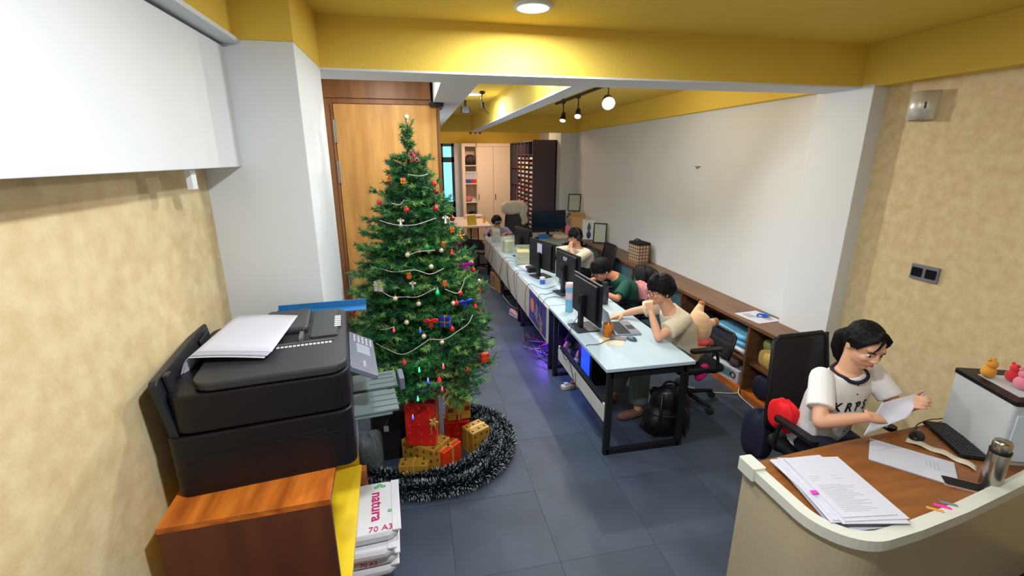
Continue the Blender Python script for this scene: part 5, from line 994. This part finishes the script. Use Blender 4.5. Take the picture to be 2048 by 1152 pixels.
# ================================================================ ON AND IN THE BENCH
t = thing('plaid_bag', 'brown plaid bag with dark trim standing on the long bench', 'bag', (3.19, 6.12, .755), .12); pl_ = mat('plaid_tan', (196, 164, 136), .8); ln_ = mat('plaid_brown', (64, 44, 38), .8)
b = MB(); b.rbox((-.10, -.13, 0), (.10, .13, .28), .02); part('bag_body', b, pl_, t, bevel=.004)
b = MB()
for k in range(6): z = .02+.048*k; b.box((-.102, -.132, z), (.102, .132, z+.008))
for k in range(5): y = -.105+.05*k; b.box((-.102, y, 0), (.102, y+.008, .28)); 
for k in range(4): x = -.08+.05*k; b.box((x, -.132, 0), (x+.008, .132, .28))
part('plaid_stripes', b, ln_, t, kind='stuff'); b = MB(); b.rbox((-.103, -.133, .27), (.103, .133, .30), .02); b.box((.095, -.134, 0), (.105, -.125, .28)); part('trim', b, blackc, t, bevel=.004)
b = MB(); b.tube(smooth_path([(-.03, -.09, .3), (-.03, -.06, .335), (-.03, .05, .335), (-.03, .09, .3)]), .008, 6); part('handle', b, blackc, t)
def picture(loc, rz, tilt, w, h, label, inner, fr=black, ft=.02):
    t = thing('picture_frame', label, 'picture', loc, rot=(tilt, 0, rz)); b = MB()
    for a, c in (((-w/2, 0, 0), (w/2, .02, ft)), ((-w/2, 0, h-ft), (w/2, .02, h)), ((-w/2, 0, 0), (-w/2+ft, .02, h)), ((w/2-ft, 0, 0), (w/2, .02, h))): b.box(a, c)
    part('frame', b, fr, t, bevel=.002); b = MB(); b.box((-w/2+ft, .008, ft), (w/2-ft, .014, h-ft)); part('picture_sheet', b, inner, t); return t
picture((3.20, 7.66, .758), -.55, -.12, .24, .36, 'black framed pale picture standing nearest on the far part of the bench', mat('pale_grey_print', (196, 200, 184), .6, var=.1, vscale=30))
picture((3.20, 9.10, 1.17), -.5, -.22, .26, .36, 'black framed picture leaning high against the wall above the tan box', mat('pale_grey_print', (0, 0, 0)))
t = picture((3.14, 8.05, .758), -.45, -.1, .25, .38, 'white canvas with a dark blue vase and leaves', mat('canvas_white', (220, 222, 216), .7), paper, .008)
b = MB(); b.ball((0.0, -.002, .09), (.04, .006, .07), 14); b.box((-.014, -.004, .14), (.014, 0, .19)); part('painted_vase', b, mat('deep_blue_print', (44, 56, 110), .6), t); b = MB(); b.ball((0, -.002, .25), (.022, .005, .07), 10); b.ball((-.02, -.002, .22), (.012, .004, .04), 8); b.ball((.022, -.002, .23), (.012, .004, .045), 8); part('painted_leaves', b, mat('slate_leaf_print', (84, 94, 96), .6), t)
t = thing('wooden_case', 'tan wooden case with rounded corners at the far end of the bench', 'case', (3.17, 8.75, .755), -.35); b = MB(); b.rbox((-.15, -.06, 0), (.15, .06, .42), .04, axis=1); part('case_body', b, mat('tan_wood', (196, 150, 96), .5, var=.1), t, bevel=.004); b = MB(); b.rbox((-.115, -.066, .04), (.115, -.058, .34), .01, axis=1); part('front_panel', b, mat('tan_wood_light', (208, 166, 112), .5), t, bevel=.003)
t = thing('dried_flowers', 'dried leafy arrangement with a white head left of the tan case', 'plant', (3.02, 9.15, .755)); b = MB(); b.lathe([(.045, 0), (.055, .08), (.035, .15), (.04, .17)], n=16); part('vase', b, mat('brown_vase', (120, 76, 50), .5), t)
rnd = random.Random(2)
for k in range(12): a = rnd.uniform(0, 6.28); e = V((.11*math.cos(a)*rnd.random()+.0, .1*math.sin(a), .27+.16*rnd.random())); b = MB(); b.tube([(0, 0, .15), e*.6+V((0, 0, .08)), e], .003, 4); o = part('stem', b, mat('dry_stem', (140, 110, 70), .8), t); b = MB(); b.ball(e, (.04, .02, .03), 8, R=Matrix.Rotation(a, 3, 'Z')); part('leaf', b, [mat('dry_leaf', (206, 190, 150), .8), mat('white_petal', (226, 220, 210), .8), mat('brown_leaf', (130, 96, 60), .8)][k % 3], o)
b = MB(); b.box((-.105, -.15, 0), (.105, .15, .0025)); b.box((-.06, -.1, .0025), (.03, .02, .003)); t = thing('leaflet', 'white leaflet with a grey picture at the near end of the bench', 'paper', (3.20, 3.62, .7555), .1); b = MB(); b.box((-.15, -.16, 0), (.12, .15, .002)); part('sheet', b, paper, t); b = MB(); b.box((-.10, .0, .002), (-.02, .11, .0026)); b.box((.0, -.12, .002), (.08, .0, .0026)); part('printed_picture', b, print_grey, t, kind='stuff')
b = MB(); b.tube(smooth_path([(-.07, 0, .012), (-.03, .03, .02), (.02, .01, .015), (.06, .035, .02), (.03, -.02, .015), (-.03, -.02, .012)]), .01, 6); single('blue_strap', b, mat('bright_blue', (40, 110, 210), .5), 'bright blue coiled strap lying on the white leaflet', 'strap', (3.24, 3.60, .759))
bl1 = mat('light_blue_blanket', (120, 190, 226), .9, bump=.3, bscale=10); 
def folded(loc, size, n, label, ms, rz=0, name='folded_blanket', cat='blanket'):
    t = thing(name, label, cat, loc, rz); x, y, z = size; h = z/n
    for k in range(n): b = MB(); b.grid(lambda u, v, k=k: (-x/2+x*(.5-.5*math.cos(PI*u)) if 0 else -x/2+x*u, -y/2+y*v, h*(k+.5)+h*.45*math.sin(PI*min(1, max(0, u*1.02)))**.5+.006*math.sin(7*v+k)), 14, 8, h*.8); part('fold', b, ms[k % len(ms)], t)
    return t
folded((3.17, 3.80, .385), (.30, .46, .20), 3, 'light blue and white folded blanket on the bench shelf', [mat('white_blanket', (220, 224, 232), .9), bl1, bl1], .05)
folded((3.17, 4.25, .375), (.30, .34, .18), 3, 'dark grey folded jackets further along the bench shelf', [blackc, mat('grey_cloth', (74, 80, 92), .9), blackc], 0, 'folded_jacket', 'clothes')
cloth('brown_pouch', 'brown grey soft bag on top of the printed carton in the bench', 'bag', (3.13, 3.80, .275), (.10, .17, .065), mat('taupe_cloth', (108, 92, 88), .8), seed=2)
t = thing('carton', 'white printed carton in the lower bench compartment', 'box', (3.12, 3.78, .07), .15); b = MB(); b.box((-.11, -.19, 0), (.11, .19, .13)); part('carton_body', b, mat('pale_carton', (206, 208, 218), .6), t, bevel=.003)
b = MB(); b.box((-.112, -.08, .03), (-.11, .02, .11)); part('printed_patch', b, mat('teal_print', (110, 160, 160), .6), t); b = MB()
for y in (.09, -.12): b.tube([(-.112, y+.03*math.cos(a), .07+.03*math.sin(a)) for a in [2*PI*i/12 for i in range(13)]], .006, 5)
part('printed_rings', b, black, t, kind='stuff')
cloth('plastic_bag', 'clear plastic bag beside the printed carton under the bench', 'bag', (3.10, 4.18, .16), (.10, .14, .09), mat('clear_crinkled_plastic', (0, 0, 0)), seed=9)
cloth('snack_bag', 'yellow brown snack bag on the end shelf of the bench', 'bag', (3.13, 3.27, .45), (.09, .12, .09), mat('yellow_snack', (206, 166, 90), .5, var=.3, vscale=20), seed=3)
cloth('snack_bag', 'small green bag tucked behind the yellow snack bag', 'bag', (3.17, 3.38, .55), (.05, .06, .05), mat('pale_green_pack', (150, 170, 100), .5), seed=4)
cloth('cloth_bag', 'dark navy bag in the low end compartment of the bench', 'bag', (3.13, 3.26, .19), (.11, .13, .12), navy, seed=5)
# ================================================================ RECEPTION COUNTER THINGS
CT = .7525
st = thing('document_stack', 'thick uneven stack of printed white sheets on the counter corner', 'papers', (1.815, 1.425, CT), math.radians(-8)); rnd = random.Random(12)
for k in range(14):
    b = MB(); o = V((rnd.uniform(-.03, .03), rnd.uniform(-.022, .022), 0)); a = rnd.uniform(-.09, .09); z = .0035*k; f_ = 1 if k > 3 else .9; b.box((-.14*f_, -.205, z), (.14*f_, .205, z+.003), Matrix.Translation(o) @ Matrix.Rotation(a, 4, 'Z')); part('sheet', b, paper, st)
b = MB(); b.box((-.12, -.19, .049), (.12, .19, .0515)); part('top_sheet', b, paper, st)
def lines(par, x0, x1, y0, y1, n, z, seed, m=print_grey):
    rnd = random.Random(seed); b = MB()
    for k in range(n): y = y1-(y1-y0)*k/n; b.box((x0, y, z), (x0+(x1-x0)*rnd.uniform(.55, 1), y+.0022, z+.0003))
    part('printed_lines', b, m, par, kind='stuff')
lines(st, -.09, .09, -.17, .0, 17, .0516, 1); lines(st, -.09, -.04, .02, .06, 3, .0516, 2); lines(st, .02, .07, .02, .06, 2, .0516, 3)
b = MB(); b.box((-.150, -.05, .0516), (-.118, -.028, .0525)); part('sticky_tab', b, mat('neon_pink', (250, 60, 200), .6), st, label='neon pink sticky tab')
t = thing('document', 'loose printed sheets lying in the middle of the counter', 'papers', (2.40, 1.54, CT), math.radians(40)); b = MB(); b.box((-.115, -.17, 0), (.115, .17, .006)); part('sheet', b, paper, t); b = MB(); b.box((-.118, -.168, .0062), (.112, .172, .0075)); part('top_sheet', b, paper, t); lines(t, -.08, .08, .0, .13, 9, .0076, 4, mat('faint_print', (214, 214, 224), .7)); lines(t, -.02, .07, -.12, -.06, 4, .0076, 5)
t = thing('paper_strip', 'crumpled narrow paper strip beside the keyboard', 'paper', (0, 0, CT)); b = MB(); b.grid(lambda u, v: (2.54+.05*v+.10*math.sin(2.2*u)*.4+.06*u, 1.68-.27*u+.03*v, .004+.008*math.sin(9*u)**2), 20, 3, .001); part('strip', b, mat('cream_paper', (0, 0, 0)), t)
t = thing('phone', 'black phone lying beside the steel flask', 'phone', (2.46, 1.345, CT), math.radians(50)); b = MB(); b.rbox((-.038, -.078, 0), (.038, .078, .009), .01); part('body', b, mat('rose_edge', (190, 160, 150), .4), t); b = MB(); b.rbox((-.035, -.075, .009), (.035, .075, .0098), .009); part('glass', b, mat('deep_black', (0, 0, 0)), t)
t = thing('computer_mouse', 'black computer mouse on the reception counter', 'mouse', (2.64, 1.70, CT), math.radians(-60)); b = MB(); b.ball((0, 0, .012), (.034, .062, .026), 18); part('shell', b, blackp, t); b = MB(); b.frus((-.003, .03, .034), (.003, .03, .034), .009, .009, 10); part('scroll_wheel', b, grey, t)
t = thing('keyboard', 'black keyboard lying right of the mouse on the counter', 'keyboard', (2.815, 1.63, CT), math.radians(-26)); b = MB(); b.rbox((-.07, -.17, 0), (.06, .17, .016), .01); kb_ = part('casing', b, blackp, t, bevel=.003); b = MB()
for i in range(6):
    for j in range(14): b.box((-.066+.02*i, -.163+.0235*j, .016), (-.05+.02*i, -.144+.0235*j, .022))
part('key', b, dark, kb_, kind='stuff')
cable('black cable arching behind the keyboard on the counter', [(2.68, 1.74, .758), (2.76, 1.79, .765), (2.88, 1.81, .77), (2.97, 1.82, .758), (3.2, 1.83, .758)])
t = thing('thermos', 'brushed steel vacuum flask with a black band on the counter', 'flask', (2.565, 1.315, CT)); b = MB(); b.lathe([(.036, 0), (.038, .004), (.038, .185), (.034, .195)], n=28); part('body', b, chrome, t); b = MB(); b.lathe([(.0385, .19), (.0395, .205), (.036, .208)], n=28); b.box((.034, -.01, .188), (.052, .01, .21)); part('band', b, blackp, t)
b = MB(); b.lathe([(.034, .208), (.035, .238), (.03, .25), (.0, .252)], n=28); part('lid', b, chrome, t)
t = thing('label_printer', 'pale grey desktop machine with a black top at the counter end', 'printer', (2.80, 1.435, CT), math.radians(-20)); gm = mat('machine_grey', (196, 202, 206), .4); b = MB(); b.rbox((0, 0, 0), (.34, .38, .33), .015); part('housing', b, gm, t, bevel=.004)
b = MB(); b.rbox((-.005, -.005, .33), (.345, .385, .355), .015); part('top_cover', b, blackp, t, bevel=.003); b = MB(); b.box((.05, .05, .355), (.2, .3, .358)); part('flat_panel', b, gm, t); b = MB(); b.box((.02, -.008, .03), (.32, 0, .28)); part('front_tray', b, mat('bluish_white', (206, 216, 234), .35), t)
for k, (x, y, r, c, lb) in enumerate(((2.95, 1.66, .035, (222, 150, 40), 'orange yellow soft toy'), (3.02, 1.60, .032, (214, 40, 50), 'small red soft toy'), (2.96, 1.52, .036, (226, 130, 150), 'pink soft toy'), (3.04, 1.47, .034, (70, 60, 110), 'dark violet soft toy'), (3.10, 1.58, .03, (60, 150, 120), 'small green soft toy'))):
    t = thing('soft_toy', lb+' on top of the pale grey machine', 'soft toy', (x, y, CT+.358), k); m = mat('toy_%d' % k, c, .8, sheen=.3); b = MB(); b.ball((0, 0, r), (r, r*.9, r), 14); part('body', b, m, t); b = MB(); b.ball((0, -.005, r*2.3), r*.75, 12); o = part('head', b, m, t); b = MB(); b.ball((-r*.5, 0, r*2.95), r*.28, 8); b.ball((r*.5, 0, r*2.95), r*.28, 8); part('ears', b, m, o, kind='stuff')
for k, (x, c, lb) in enumerate(((2.12, (222, 160, 70), 'orange sticky tab'), (2.17, (250, 50, 190), 'neon pink sticky tab'), (2.215, (120, 130, 140), 'grey sticky tab'))):
    b = MB(); b.box((-.008, -.03, 0), (.008, .03, .001)); single('sticky_tab', b, mat('tab_%d' % k, c, .6), lb+' stuck on the pale counter rim', 'sticky note', (x, 1.225+.008*k, .786), .9)
# back table things
t = thing('card_holder', 'yellow display card standing on the back table', 'sign', (1.20, 10.15, .796), .3); b = MB(); b.box((-.11, -.003, 0), (.11, .003, .22), Matrix.Rotation(-.25, 4, 'X')); part('card', b, mat('mustard_card', (206, 176, 60), .5), t); b = MB(); b.box((-.11, -.01, 0), (.11, .06, .006)); part('foot', b, clear, t)
t = thing('laminator', 'white flat machine at the far side of the back table', 'machine', (1.38, 11.35, .796), 0); b = MB(); b.rbox((-.22, -.12, 0), (.22, .12, .09), .03); part('housing', b, mat('machine_white', (226, 206, 200), .4), t, bevel=.01); b = MB(); b.box((-.18, -.124, .03), (.18, -.12, .045)); part('slot', b, dark, t)
b = MB(); b.frus((0, 0, 0), (0, 0, .16), .04, .02, 10); single('yellow_bottle', b, mat('yellow_plastic', (236, 190, 50), .4), 'yellow cone shaped bottle at the right of the back table', 'bottle', (1.52, 10.5, .796))
b = MB(); b.rbox((-.16, -.16, 0), (.16, .16, .62), .06); single('red_stool', b, mat('orange_red_seat', (226, 70, 40), .5), 'orange red stool behind the tall far chair', 'stool', (2.28, 9.98, 0), bevel=.02)
